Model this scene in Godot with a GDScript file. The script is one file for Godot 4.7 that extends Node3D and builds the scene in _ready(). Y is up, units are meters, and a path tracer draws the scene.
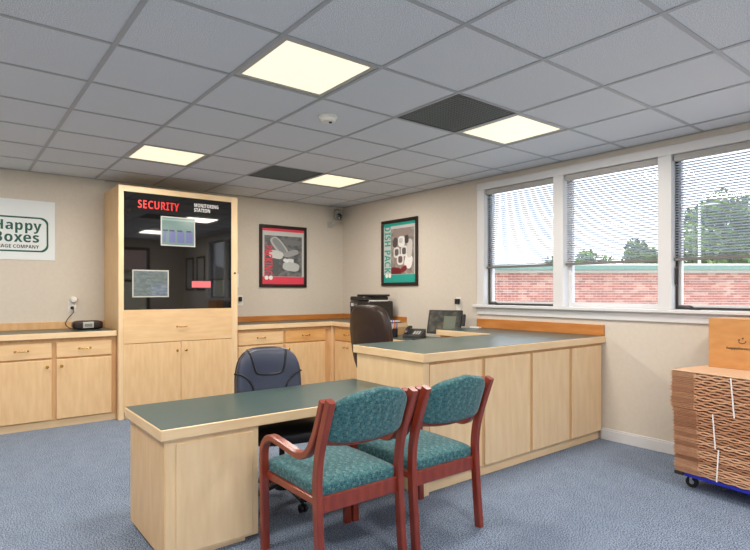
extends Node3D
# An office with a maple counter, two guest chairs, a tall security cabinet and a window wall.
# World: the far corner of the room is the origin; wall_back is z = 0, wall_right is x = 0.

const CEIL := 2.539
const TILE := 0.6096
const GX := -3.923      # a ceiling grid line
const GZ := 3.635
const LEFT := -6.4
const FRONT := 8.1
const CT := 0.915       # counter height
var M := {}
var used := {}
var rng := RandomNumberGenerator.new()

# ------------------------------------------------------------------ small helpers
func numbered(n: String) -> String:
	var k: int = used.get(n, 0)
	used[n] = k + 1
	return n if k == 0 else "%s_%03d" % [n, k]

func tag(o: Node, label := "", category := "", group := "", kind := "") -> Node:
	if label: o.set_meta("label", label)
	if category: o.set_meta("category", category)
	if group: o.set_meta("group", group)
	if kind: o.set_meta("kind", kind)
	return o

func thing(called: String, label: String, category: String, at := Vector3.ZERO, turn := 0.0, group := "", kind := "") -> Node3D:
	var o := Node3D.new()
	o.name = numbered(called)
	add_child(o)
	o.position = at
	o.rotation.y = turn
	tag(o, label, category, group, kind)
	return o

func mb() -> SurfaceTool:
	var st := SurfaceTool.new()
	st.begin(Mesh.PRIMITIVE_TRIANGLES)
	return st

func obj(called: String, st: SurfaceTool, m: Material, parent: Node) -> MeshInstance3D:
	return inst(called, st.commit(), m, parent)

func inst(called: String, mesh: Mesh, m: Material, parent: Node) -> MeshInstance3D:
	var o := MeshInstance3D.new()
	o.name = numbered(called) if parent == self else called
	o.mesh = mesh
	o.material_override = m
	parent.add_child(o, true)
	return o

func tri(st: SurfaceTool, a: Vector3, b: Vector3, c: Vector3, na: Vector3, nb: Vector3, nc: Vector3) -> void:
	var g := (b - a).cross(c - a)
	if g.length_squared() < 1e-18: return
	if g.dot(na + nb + nc) > 0.0:
		st.set_normal(na); st.add_vertex(a)
		st.set_normal(nc); st.add_vertex(c)
		st.set_normal(nb); st.add_vertex(b)
	else:
		st.set_normal(na); st.add_vertex(a)
		st.set_normal(nb); st.add_vertex(b)
		st.set_normal(nc); st.add_vertex(c)

func quad(st: SurfaceTool, a: Vector3, b: Vector3, c: Vector3, d: Vector3, n: Vector3) -> void:
	tri(st, a, b, c, n, n, n)
	tri(st, a, c, d, n, n, n)

# box from corner to corner, with chamfered edges when v > 0
func bx(st: SurfaceTool, lo: Vector3, hi: Vector3, v := 0.0, xf := Transform3D.IDENTITY) -> void:
	var c := (lo + hi) / 2.0
	var h := (hi - lo).abs() / 2.0
	v = minf(v, minf(h.x, minf(h.y, h.z)) * 0.8)
	var ax := [Vector3.RIGHT, Vector3.UP, Vector3.BACK]
	for i in 3:
		for s: float in [-1.0, 1.0]:
			var n: Vector3 = ax[i] * s
			var p: Vector3 = ax[(i + 1) % 3] * (h[(i + 1) % 3] - v)
			var q: Vector3 = ax[(i + 2) % 3] * (h[(i + 2) % 3] - v)
			var o: Vector3 = c + n * h[i]
			quad(st, xf * (o - p - q), xf * (o + p - q), xf * (o + p + q), xf * (o - p + q), xf.basis * n)
	if v <= 0.0: return
	for i in 3:
		var j := (i + 1) % 3
		var k := (i + 2) % 3
		for s: float in [-1.0, 1.0]:
			for t: float in [-1.0, 1.0]:
				var e: Vector3 = ax[i] * (h[i] - v)
				var a: Vector3 = c + ax[j] * s * h[j] + ax[k] * t * (h[k] - v)
				var b: Vector3 = c + ax[j] * s * (h[j] - v) + ax[k] * t * h[k]
				quad(st, xf * (a - e), xf * (a + e), xf * (b + e), xf * (b - e), xf.basis * (ax[j] * s + ax[k] * t).normalized())
	for sx: float in [-1.0, 1.0]:
		for sy: float in [-1.0, 1.0]:
			for sz: float in [-1.0, 1.0]:
				var w := Vector3(sx, sy, sz)
				var a2: Vector3 = c + w * (h - Vector3(0, v, v))
				var b2: Vector3 = c + w * (h - Vector3(v, 0, v))
				var c2: Vector3 = c + w * (h - Vector3(v, v, 0))
				var n2: Vector3 = (xf.basis * w).normalized()
				tri(st, xf * a2, xf * b2, xf * c2, n2, n2, n2)

func box(called: String, lo: Vector3, hi: Vector3, m: Material, parent: Node, v := 0.002) -> MeshInstance3D:
	var st := mb()
	bx(st, lo, hi, v)
	return obj(called, st, m, parent)

# a bar of rectangular section swept along a path that lies in the plane across `side`
func bar(st: SurfaceTool, pts: Array, w: float, t: float, side: Vector3, v := 0.004) -> void:
	var sec := [Vector2(-w / 2 + v, -t / 2), Vector2(w / 2 - v, -t / 2), Vector2(w / 2, -t / 2 + v), Vector2(w / 2, t / 2 - v),
		Vector2(w / 2 - v, t / 2), Vector2(-w / 2 + v, t / 2), Vector2(-w / 2, t / 2 - v), Vector2(-w / 2, -t / 2 + v)]
	var ns := []
	for k in 8:
		var d: Vector2 = sec[(k + 1) % 8] - sec[k]
		ns.append(Vector2(d.y, -d.x).normalized())
	var rings := []
	var up := []
	for i in pts.size():
		var tan_: Vector3 = (pts[mini(i + 1, pts.size() - 1)] - pts[maxi(i - 1, 0)]).normalized()
		var n := tan_.cross(side).normalized()
		up.append(n)
		var ring := []
		for s: Vector2 in sec: ring.append(pts[i] + side * s.x + n * s.y)
		rings.append(ring)
	for i in pts.size() - 1:
		for k in 8:
			var k2 := (k + 1) % 8
			var na: Vector3 = side * ns[k].x + up[i] * ns[k].y
			var nb: Vector3 = side * ns[k].x + up[i + 1] * ns[k].y
			tri(st, rings[i][k], rings[i][k2], rings[i + 1][k2], na, na, nb)
			tri(st, rings[i][k], rings[i + 1][k2], rings[i + 1][k], na, nb, nb)
	for e: int in [0, pts.size() - 1]:
		var d2: Vector3 = (pts[0] - pts[1]).normalized() if e == 0 else (pts[e] - pts[e - 1]).normalized()
		for k in 8: tri(st, pts[e], rings[e][k], rings[e][(k + 1) % 8], d2, d2, d2)

# round tube along a path, radius constant or one per point
func tube(st: SurfaceTool, pts: Array, r, n := 8) -> void:
	var rings := []
	var ref := Vector3.UP
	var t0: Vector3 = (pts[1] - pts[0]).normalized()
	if absf(t0.dot(ref)) > 0.9: ref = Vector3.RIGHT
	var a := t0.cross(ref).normalized()
	for i in pts.size():
		var t: Vector3 = (pts[mini(i + 1, pts.size() - 1)] - pts[maxi(i - 1, 0)]).normalized()
		a = (a - t * a.dot(t)).normalized()
		var b := t.cross(a)
		var ring := []
		for k in n:
			var f := TAU * k / n
			ring.append(a * cos(f) + b * sin(f))
		rings.append(ring)
	for i in pts.size() - 1:
		var r0: float = r[i] if r is Array else r
		var r1: float = r[i + 1] if r is Array else r
		for k in n:
			var k2 := (k + 1) % n
			var p: Vector3 = pts[i]; var q: Vector3 = pts[i + 1]
			var A: Vector3 = rings[i][k]; var B: Vector3 = rings[i][k2]; var C: Vector3 = rings[i + 1][k2]; var D: Vector3 = rings[i + 1][k]
			tri(st, p + A * r0, p + B * r0, q + C * r1, A, B, C)
			tri(st, p + A * r0, q + C * r1, q + D * r1, A, C, D)
	for e: int in [0, pts.size() - 1]:
		var d2: Vector3 = (pts[0] - pts[1]).normalized() if e == 0 else (pts[e] - pts[e - 1]).normalized()
		var re: float = r[e] if r is Array else r
		for k in n: tri(st, pts[e], pts[e] + rings[e][k] * re, pts[e] + rings[e][(k + 1) % n] * re, d2, d2, d2)

# solid of revolution about local y; profile is [radius, height] pairs
func lathe(st: SurfaceTool, prof: Array, xf := Transform3D.IDENTITY, n := 20) -> void:
	for i in prof.size() - 1:
		var r0: float = prof[i][0]; var y0: float = prof[i][1]
		var r1: float = prof[i + 1][0]; var y1: float = prof[i + 1][1]
		var d := Vector2(y1 - y0, r0 - r1)
		if d.length() < 1e-7: continue
		d = d.normalized()
		for k in n:
			var f0 := TAU * k / n; var f1 := TAU * (k + 1) / n
			var c0 := Vector3(cos(f0), 0, sin(f0)); var c1 := Vector3(cos(f1), 0, sin(f1))
			var n0: Vector3 = xf.basis * (c0 * d.x + Vector3.UP * d.y); var n1: Vector3 = xf.basis * (c1 * d.x + Vector3.UP * d.y)
			var U := Vector3.UP
			tri(st, xf * (c0 * r0 + U * y0), xf * (c1 * r0 + U * y0), xf * (c1 * r1 + U * y1), n0, n1, n1)
			tri(st, xf * (c0 * r0 + U * y0), xf * (c1 * r1 + U * y1), xf * (c0 * r1 + U * y1), n0, n1, n0)

func sp(v: float, e: float) -> float:
	return signf(v) * pow(absf(v), e)

# upholstered pad: a superquadric whose thin axis is `thin` (0 x, 1 y, 2 z), bent by `deform`
func pad(st: SurfaceTool, size: Vector3, thin: int, e1: float, e2: float, xf: Transform3D, deform = null, nu := 44, nv := 16) -> void:
	var g := []
	var a := (thin + 1) % 3
	var b := (thin + 2) % 3
	for i in nv + 1:
		var f := -PI / 2 + PI * i / nv
		var row := []
		for j in nu:
			var t := TAU * j / nu
			var p := Vector3.ZERO
			p[thin] = size[thin] / 2 * sp(sin(f), e1)
			p[a] = size[a] / 2 * sp(cos(f), e1) * sp(cos(t), e2)
			p[b] = size[b] / 2 * sp(cos(f), e1) * sp(sin(t), e2)
			if deform != null: p = deform.call(p)
			row.append(xf * p)
		g.append(row)
	grid(st, g, true)

func grid(st: SurfaceTool, g: Array, wrap: bool) -> void:
	var nr := g.size(); var nc: int = g[0].size()
	var N := []
	for i in nr:
		var row := []
		for j in nc:
			var l: Vector3 = g[i][(j - 1 + nc) % nc] if wrap else g[i][maxi(j - 1, 0)]
			var r: Vector3 = g[i][(j + 1) % nc] if wrap else g[i][mini(j + 1, nc - 1)]
			var d: Vector3 = g[maxi(i - 1, 0)][j]; var u: Vector3 = g[mini(i + 1, nr - 1)][j]
			var n := (r - l).cross(u - d)
			if n.length_squared() < 1e-16:
				var i2 := 1 if i == 0 else (nr - 2 if i == nr - 1 else i)
				n = Vector3.ZERO
				if i == 0 or i == nr - 1:
					for k in nc:
						n += (g[i2][(k + 1) % nc] - g[i2][k]).cross((g[i2][k] - g[i][k]) * (1.0 if i == 0 else -1.0))
			row.append(n.normalized())
		N.append(row)
	for i in nr - 1:
		for j in (nc if wrap else nc - 1):
			var j2 := (j + 1) % nc
			tri(st, g[i][j], g[i][j2], g[i + 1][j2], N[i][j], N[i][j2], N[i + 1][j2])
			tri(st, g[i][j], g[i + 1][j2], g[i + 1][j], N[i][j], N[i + 1][j2], N[i + 1][j])

# a polyline with rounded corners
func rounded(pts: Array, r: float, n := 6) -> Array:
	var out := [pts[0]]
	for i in range(1, pts.size() - 1):
		var p: Vector3 = pts[i]
		var a: Vector3 = pts[i - 1] - p; var b: Vector3 = pts[i + 1] - p
		var ra: float = minf(r, a.length() * 0.48); var rb: float = minf(r, b.length() * 0.48)
		var A: Vector3 = p + a.normalized() * ra; var B: Vector3 = p + b.normalized() * rb
		for k in n + 1:
			var t := float(k) / n
			out.append(A.lerp(p, t).lerp(p.lerp(B, t), t))
	out.append(pts[-1])
	return out

func spline(pts: Array, n := 6) -> Array:
	var out := []
	for i in pts.size() - 1:
		var p0: Vector3 = pts[maxi(i - 1, 0)]; var p3: Vector3 = pts[mini(i + 2, pts.size() - 1)]
		for k in n: out.append((pts[i] as Vector3).cubic_interpolate(pts[i + 1], p0, p3, float(k) / n))
	out.append(pts[-1])
	return out

func disc(st: SurfaceTool, c: Vector3, r: float, depth: float, n := 16, xf := Transform3D.IDENTITY) -> void:
	lathe(st, [[0.0, 0.0], [r, 0.0], [r, depth], [0.0, depth]], xf * Transform3D(Basis(), c), n)

# lettering fitted into w by h, centred on `at`, facing local +z of `basis`
func text(s: String, parent: Node, called: String, at: Vector3, w: float, h: float, m: Material, basis := Basis(), depth := 0.0015, bold := true, serif := false) -> MeshInstance3D:
	var f := SystemFont.new()
	f.font_names = PackedStringArray(["Droid Serif" if serif else "Droid Sans"])
	f.font_weight = 700 if bold else 400
	var t := TextMesh.new()
	t.text = s
	t.font = f
	t.font_size = 48
	t.pixel_size = 0.01
	t.depth = 0.05
	t.curve_step = 1.5
	t.material = m
	var o := MeshInstance3D.new()
	o.name = called
	o.mesh = t
	parent.add_child(o, true)
	var bb := t.get_aabb()
	var k := Vector3(w / maxf(bb.size.x, 1e-4), h / maxf(bb.size.y, 1e-4), depth / 0.05)
	var B := basis * Basis.from_scale(k)
	o.transform = Transform3D(B, at - B * (bb.position + bb.size / 2.0))
	return o

# ------------------------------------------------------------------ materials
func mat(called: String, c: Color, rough := 0.6, metal := 0.0) -> StandardMaterial3D:
	var m := StandardMaterial3D.new()
	m.resource_name = called
	m.albedo_color = c
	m.roughness = rough
	m.metallic = metal
	M[called] = m
	return m

func noise_tex(freq: float, c0: Color, c1: Color, seed_ := 1, size := 512, oct := 4, type := FastNoiseLite.TYPE_SIMPLEX_SMOOTH, mid := -1.0) -> NoiseTexture2D:
	var n := FastNoiseLite.new()
	n.noise_type = type
	n.seed = seed_
	n.frequency = freq
	n.fractal_octaves = oct
	var g := Gradient.new()
	g.set_color(0, c0); g.set_color(1, c1)
	if mid > 0.0:
		g.set_offset(0, mid - 0.12); g.set_offset(1, mid + 0.12)
	var t := NoiseTexture2D.new()
	t.width = size; t.height = size
	t.seamless = true
	t.noise = n
	t.color_ramp = g
	return t

func tri_mat(called: String, tex: Texture2D, scale: Vector3, rough := 0.6, world := false) -> StandardMaterial3D:
	var m := mat(called, Color.WHITE, rough)
	m.albedo_texture = tex
	m.uv1_triplanar = true
	m.uv1_world_triplanar = world
	m.uv1_scale = scale
	return m

func c8(r: int, g: int, b: int) -> Color:
	return Color8(r, g, b)

func fabric_image() -> ImageTexture:
	var im := Image.create(256, 256, false, Image.FORMAT_RGB8)
	im.fill(c8(48, 100, 106))
	var r := RandomNumberGenerator.new()
	r.seed = 5
	for i in 5200:
		var p := Vector2i(r.randi_range(0, 255), r.randi_range(0, 255))
		im.set_pixelv(p, c8(48, 100, 106).lerp(c8(76, 124, 128) if i % 2 else c8(34, 78, 88), r.randf()))
	for i in 20:
		for j in 20:
			var x := int(i * 12.8) + (6 if j % 2 else 0) + r.randi_range(-2, 2)
			var y := int(j * 12.8) + r.randi_range(-2, 2)
			var a := r.randf() * TAU
			for k in 26:
				var t := k / 26.0
				var q := Vector2(x, y) + Vector2(cos(a + t * 3.4), sin(a + t * 3.4)) * (5.0 - t * 2.0)
				for dx in 2:
					for dy in 2:
						im.set_pixel(posmod(int(q.x) + dx, 256), posmod(int(q.y) + dy, 256), c8(14, 38, 50) if (i + j) % 3 else c8(112, 138, 132))
	return ImageTexture.create_from_image(im)

func materials() -> void:
	# maple faces; the grain runs up (v) or along (h)
	var mt := noise_tex(0.012, c8(222, 184, 136), c8(236, 202, 156), 3, 512, 4)
	tri_mat("maple_v", mt, Vector3(2.6, 0.45, 2.6), 0.42)
	tri_mat("maple_h", mt, Vector3(0.45, 2.6, 2.6), 0.42)
	var mt2 := noise_tex(0.012, c8(228, 196, 152), c8(240, 212, 172), 8, 512, 4)
	tri_mat("maple_pale", mt2, Vector3(0.5, 2.4, 0.5), 0.4)
	tri_mat("maple_pale_v", mt2, Vector3(2.4, 0.4, 2.4), 0.4)
	tri_mat("maple_amber", noise_tex(0.012, c8(208, 154, 92), c8(230, 182, 120), 13, 256, 4), Vector3(0.5, 2.6, 2.6), 0.42)
	var mt3 := noise_tex(0.012, c8(206, 160, 110), c8(224, 182, 132), 12, 512, 4)
	tri_mat("maple_frame", mt3, Vector3(2.4, 0.4, 2.4), 0.45)
	tri_mat("splash_wood", noise_tex(0.014, c8(178, 108, 48), c8(206, 138, 72), 14, 256, 4), Vector3(0.6, 3.0, 0.6), 0.42)
	tri_mat("laminate", noise_tex(0.09, c8(58, 76, 73), c8(70, 90, 86), 5, 256, 3), Vector3(5, 5, 5), 0.3)
	tri_mat("cherry", noise_tex(0.016, c8(112, 36, 24), c8(152, 62, 38), 7, 256, 4), Vector3(3.2, 0.8, 0.8), 0.28)
	M.cherry.clearcoat_enabled = true
	M.cherry.clearcoat = 0.5
	M.cherry.clearcoat_roughness = 0.2
	var fb := tri_mat("teal_fabric", fabric_image(), Vector3(2.7, 2.7, 2.7), 0.9)
	fb.rim_enabled = true
	fb.rim = 0.3
	# room
	tri_mat("wall_paint", noise_tex(0.05, c8(208, 199, 186), c8(213, 204, 192), 21, 256, 3), Vector3(1.5, 1.5, 1.5), 0.85, true)
	var cl := tri_mat("ceiling_tile", noise_tex(0.22, c8(192, 196, 202), c8(240, 244, 249), 22, 512, 3, FastNoiseLite.TYPE_SIMPLEX, 0.5), Vector3(1.3, 1.3, 1.3), 0.95)
	cl.heightmap_enabled = true
	cl.heightmap_texture = noise_tex(0.2, Color.BLACK, Color.WHITE, 23, 512, 3)
	cl.heightmap_scale = 0.12
	mat("grid_bar", c8(172, 175, 180), 0.5)
	var cp := tri_mat("carpet", noise_tex(0.16, c8(80, 96, 118), c8(160, 175, 196), 31, 512, 3, FastNoiseLite.TYPE_SIMPLEX, 0.5), Vector3(1.1, 1.1, 1.1), 0.98, true)
	cp.detail_enabled = true
	cp.detail_blend_mode = BaseMaterial3D.BLEND_MODE_MUL
	cp.detail_albedo = noise_tex(0.02, Color(0.92, 0.92, 0.93), Color.WHITE, 33, 256, 4)
	cp.heightmap_enabled = true
	cp.heightmap_texture = noise_tex(0.25, Color.BLACK, Color.WHITE, 32, 512, 2)
	cp.heightmap_scale = 0.5
	mat("white_trim", c8(216, 216, 218), 0.4)
	mat("white_plastic", c8(232, 230, 224), 0.45)
	mat("bronze", c8(58, 54, 52), 0.45, 0.2)
	mat("blind_slat", c8(188, 193, 201), 0.5)
	mat("bottom_rail", c8(118, 114, 112), 0.5)
	mat("blind_rail", c8(168, 166, 164), 0.45)
	var gl := mat("window_glass", Color(0.94, 0.97, 0.98, 0.06), 0.02)
	gl.transparency = BaseMaterial3D.TRANSPARENCY_ALPHA
	# fittings
	mat("brass", c8(206, 164, 86), 0.25, 0.9)
	mat("steel", c8(176, 178, 180), 0.3, 0.9)
	mat("black_plastic", c8(24, 24, 26), 0.45)
	mat("dark_grey", c8(58, 58, 60), 0.5)
	mat("mid_grey", c8(122, 122, 120), 0.5)
	mat("rubber", c8(28, 28, 30), 0.8)
	mat("light_grey", c8(186, 186, 182), 0.5)
	var nav := mat("navy_leather", c8(36, 44, 68), 0.34)
	nav.metallic_specular = 0.6
	mat("black_leather", c8(24, 25, 30), 0.36)
	mat("brown_leather", c8(52, 36, 30), 0.36)
	var bg := mat("black_glass", c8(14, 12, 11), 0.03)
	bg.metallic_specular = 0.75
	mat("vent_dark", c8(92, 97, 95), 0.8)
	mat("vent_bar", c8(122, 127, 126), 0.6)
	mat("radio_brown", c8(40, 24, 22), 0.4)
	mat("printer_black", c8(40, 36, 32), 0.4)
	mat("pen_blue", c8(40, 96, 190), 0.4)
	# light panels
	var lp := mat("light_panel", c8(250, 244, 226), 0.6)
	lp.emission_enabled = true
	lp.emission = c8(255, 240, 205)
	lp.emission_energy_multiplier = 0.78
	# print
	mat("red_letters", c8(226, 40, 36), 0.5)
	mat("white_letters", c8(238, 238, 236), 0.5)
	mat("sign_white", c8(226, 232, 234), 0.5)
	mat("sign_green", c8(16, 84, 70), 0.5)
	mat("print_black", c8(46, 30, 22), 0.7)
	mat("poster_red", c8(226, 66, 88), 0.35)
	mat("poster_teal", c8(34, 160, 148), 0.35)
	mat("poster_pale", c8(200, 202, 200), 0.35)
	mat("frame_wood", c8(38, 24, 18), 0.3)
	mat("pink_label", c8(228, 116, 122), 0.5)
	# cardboard
	tri_mat("cardboard", noise_tex(0.03, c8(186, 136, 92), c8(204, 154, 108), 41, 256, 3), Vector3(1.2, 3.0, 1.2), 0.8)
	tri_mat("carton", noise_tex(0.03, c8(190, 134, 78), c8(204, 148, 90), 42, 256, 3), Vector3(0.8, 2.0, 0.8), 0.75)
	for k in 4:
		tri_mat("board_%d" % k, noise_tex(0.05, [c8(176, 124, 92), c8(190, 138, 104), c8(164, 114, 84), c8(198, 150, 116)][k], [c8(200, 150, 116), c8(212, 164, 128), c8(186, 136, 104), c8(218, 174, 140)][k], 43 + k, 128, 3), Vector3(2, 6, 2), 0.85)
	mat("board_top", c8(206, 168, 134), 0.8)
	mat("strap", c8(236, 232, 230), 0.6)
	mat("dolly_blue", c8(30, 40, 170), 0.5)
	# outside
	var br := mat("brick", Color.WHITE, 0.9)
	br.vertex_color_use_as_albedo = true
	mat("mortar", c8(214, 208, 202), 0.95)
	mat("fascia_green", c8(98, 132, 122), 0.5)
	mat("roof_pale", c8(206, 210, 206), 0.7)
	tri_mat("lawn", noise_tex(0.06, c8(78, 104, 52), c8(120, 142, 78), 51, 256, 4), Vector3(0.3, 0.3, 0.3), 0.95, true)
	tri_mat("asphalt", noise_tex(0.2, c8(118, 118, 118), c8(140, 140, 138), 52, 256, 3), Vector3(0.6, 0.6, 0.6), 0.95, true)
	for k in 3:
		var lf := mat("leaf_%d" % k, [c8(74, 104, 52), c8(98, 128, 66), c8(58, 88, 54)][k], 0.8)
		lf.backlight_enabled = true
		lf.backlight = Color(0.25, 0.35, 0.12)
	tri_mat("concrete", noise_tex(0.05, c8(188, 186, 180), c8(206, 204, 198), 53, 256, 4), Vector3(0.4, 0.4, 0.4), 0.9, true)
	mat("bark", c8(86, 70, 56), 0.9)
	mat("house_wall", c8(196, 180, 156), 0.9)
	mat("house_roof", c8(112, 88, 78), 0.9)

# ------------------------------------------------------------------ scene
func _ready() -> void:
	rng.seed = 20
	var cam := Camera3D.new()
	cam.name = "camera"
	cam.projection = Camera3D.PROJECTION_FRUSTUM
	cam.near = 0.05
	cam.far = 300.0
	cam.size = 2.0 * 0.05 * 275.0 / 541.3
	cam.frustum_offset = Vector2(0.0, 0.05 * (291.2 - 275.0) / 541.3)
	cam.position = Vector3(-4.578, 1.312, 6.554)
	cam.rotation.y = -deg_to_rad(38.32)
	add_child(cam)
	cam.current = true
	var we := WorldEnvironment.new()
	we.name = "world"
	var env := Environment.new()
	env.background_mode = Environment.BG_SKY
	var sky := Sky.new()
	var sm := ProceduralSkyMaterial.new()
	sm.sky_top_color = c8(206, 220, 240)
	sm.sky_horizon_color = c8(246, 248, 252)
	sm.ground_bottom_color = c8(150, 150, 146)
	sm.ground_horizon_color = c8(226, 228, 230)
	sm.sun_angle_max = 1.0
	sm.sky_energy_multiplier = 1.65
	sky.sky_material = sm
	env.sky = sky
	env.tonemap_mode = Environment.TONE_MAPPER_LINEAR
	env.tonemap_exposure = 1.14
	env.sdfgi_enabled = true
	env.ssao_enabled = true
	env.ssil_enabled = true
	we.environment = env
	add_child(we)
	var sun := DirectionalLight3D.new()
	sun.name = "sun"
	sun.light_energy = 1.6
	sun.light_color = c8(255, 246, 232)
	sun.light_angular_distance = 6.0
	sun.shadow_enabled = true
	sun.rotation_degrees = Vector3(-52, -105, 0)   # shines towards +x, over the roof onto the brick wall
	add_child(sun)

	materials()
	room()
	right_window()
	front_window()
	counters()
	tall_cabinet()
	peninsula_and_desk()
	chairs()
	on_the_walls()
	ceiling_fittings()
	box_stack()
	small_things()
	outside()

# ------------------------------------------------------------------ room
func room() -> void:
	var st := mb()
	bx(st, Vector3(LEFT - 0.2, -0.12, -0.2), Vector3(0.2, 0, FRONT + 0.2))
	tag(obj("floor", st, M.carpet, self), "blue grey speckled carpet floor", "floor", "", "structure")
	st = mb()
	bx(st, Vector3(LEFT - 0.2, 0, -0.16), Vector3(0.16, 2.72, 0))
	tag(obj("wall_back", st, M.wall_paint, self), "beige painted wall behind the tall cabinet", "wall", "", "structure")
	st = mb()
	bx(st, Vector3(0, 0, 0), Vector3(0.16, 1.12, FRONT))
	bx(st, Vector3(0, 2.43, 0), Vector3(0.16, 2.72, FRONT))
	bx(st, Vector3(0, 1.12, 0), Vector3(0.16, 2.43, 2.66))
	bx(st, Vector3(0, 1.12, 6.47), Vector3(0.16, 2.43, FRONT))
	tag(obj("wall_right", st, M.wall_paint, self), "beige painted wall with the row of windows", "wall", "", "structure")
	st = mb()
	bx(st, Vector3(LEFT - 0.16, 0, 0), Vector3(LEFT, 2.72, FRONT))
	tag(obj("wall_left", st, M.wall_paint, self), "beige painted wall on the left side", "wall", "", "structure")
	st = mb()
	bx(st, Vector3(LEFT - 0.2, 0, FRONT), Vector3(-6.1, 2.72, FRONT + 0.16))
	bx(st, Vector3(-0.8, 0, FRONT), Vector3(0.16, 2.72, FRONT + 0.16))
	bx(st, Vector3(-6.1, 0, FRONT), Vector3(-0.8, 0.2, FRONT + 0.16))
	bx(st, Vector3(-6.1, 2.34, FRONT), Vector3(-0.8, 2.72, FRONT + 0.16))
	tag(obj("wall_front", st, M.wall_paint, self), "beige painted wall behind the viewer", "wall", "", "structure")
	# ceiling: slab, tiles laid on a grid of tee bars
	var c := thing("ceiling", "suspended ceiling of grey white square tiles on a bar grid", "ceiling", Vector3.ZERO, 0, "", "structure")
	box("slab", Vector3(LEFT - 0.16, 2.6, -0.16), Vector3(0.16, 2.72, FRONT + 0.16), M.white_trim, c, 0.0)
	var skip := {}
	for l in LIGHTS: skip[l] = true
	for l in VENTS: skip[l] = true
	var shared := {}
	var i0 := int(floor((LEFT - GX) / TILE)); var i1 := int(floor((0.0 - GX) / TILE))
	var j0 := int(floor((0.0 - GZ) / TILE)); var j1 := int(floor((FRONT - GZ) / TILE))
	for i in range(i0, i1 + 1):
		for j in range(j0, j1 + 1):
			if skip.has(Vector2i(i, -j - 1)): continue
			var xa := maxf(GX + i * TILE + 0.004, LEFT + 0.001); var xb := minf(GX + (i + 1) * TILE - 0.004, -0.001)
			var za := maxf(GZ + j * TILE + 0.004, 0.001); var zb := minf(GZ + (j + 1) * TILE - 0.004, FRONT - 0.001)
			if xb - xa < 0.03 or zb - za < 0.03: continue
			var key := Vector2(snappedf(xb - xa, 0.001), snappedf(zb - za, 0.001))
			if not shared.has(key):
				st = mb()
				bx(st, Vector3(-key.x / 2, 0, -key.y / 2), Vector3(key.x / 2, 0.016, key.y / 2))
				shared[key] = st.commit()
			var o := inst("ceiling_tile", shared[key], M.ceiling_tile, c)
			o.position = Vector3((xa + xb) / 2, CEIL + 0.004, (za + zb) / 2)
	for i in range(i0 + 1, i1 + 1):
		st = mb()
		tee(st, Vector3(GX + i * TILE, CEIL, 0.002), Vector3(GX + i * TILE, CEIL, FRONT - 0.002))
		obj("main_tee", st, M.grid_bar, c)
	for j in range(j0 + 1, j1 + 1):
		st = mb()
		tee(st, Vector3(LEFT + 0.002, CEIL + 0.0005, GZ + j * TILE), Vector3(-0.002, CEIL + 0.0005, GZ + j * TILE))
		obj("cross_tee", st, M.grid_bar, c)
	st = mb()
	bx(st, Vector3(LEFT, CEIL - 0.002, 0), Vector3(0, CEIL + 0.002, 0.022))
	bx(st, Vector3(-0.022, CEIL - 0.002, 0.022), Vector3(0, CEIL + 0.002, FRONT))
	bx(st, Vector3(LEFT, CEIL - 0.002, 0.022), Vector3(LEFT + 0.022, CEIL + 0.002, FRONT))
	bx(st, Vector3(LEFT, CEIL - 0.002, FRONT - 0.022), Vector3(0, CEIL + 0.002, FRONT))
	obj("wall_angle", st, M.grid_bar, c)
	# white baseboard under the windows, right of the counter
	var prof := mb()
	bx(prof, Vector3(-0.016, 0, 4.02), Vector3(0, 0.085, FRONT), 0.002)
	bx(prof, Vector3(-0.01, 0.085, 4.02), Vector3(0, 0.1, FRONT), 0.003)
	tag(obj("baseboard_right", prof, M.white_trim, self), "white baseboard below the windows", "baseboard", "", "structure")

func tee(st: SurfaceTool, a: Vector3, b: Vector3) -> void:
	var s := Vector3(0.012, 0, 0) if absf(a.x - b.x) < 0.001 else Vector3(0, 0, 0.012)
	bx(st, a - s, b + s + Vector3(0, 0.002, 0))
	bx(st, a - s * 0.12 + Vector3(0, 0.002, 0), b + s * 0.12 + Vector3(0, 0.04, 0))

const LIGHTS := [Vector2i(1, -1), Vector2i(1, 3), Vector2i(4, 3), Vector2i(4, -1), Vector2i(1, -5), Vector2i(4, -5), Vector2i(-2, -1), Vector2i(-2, 3), Vector2i(-2, -5)]
const VENTS := [Vector2i(3, -1), Vector2i(3, 3)]

func tile_centre(t: Vector2i) -> Vector3:
	return Vector3(GX + (t.x + 0.5) * TILE, CEIL, GZ - (t.y + 0.5) * TILE)

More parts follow.
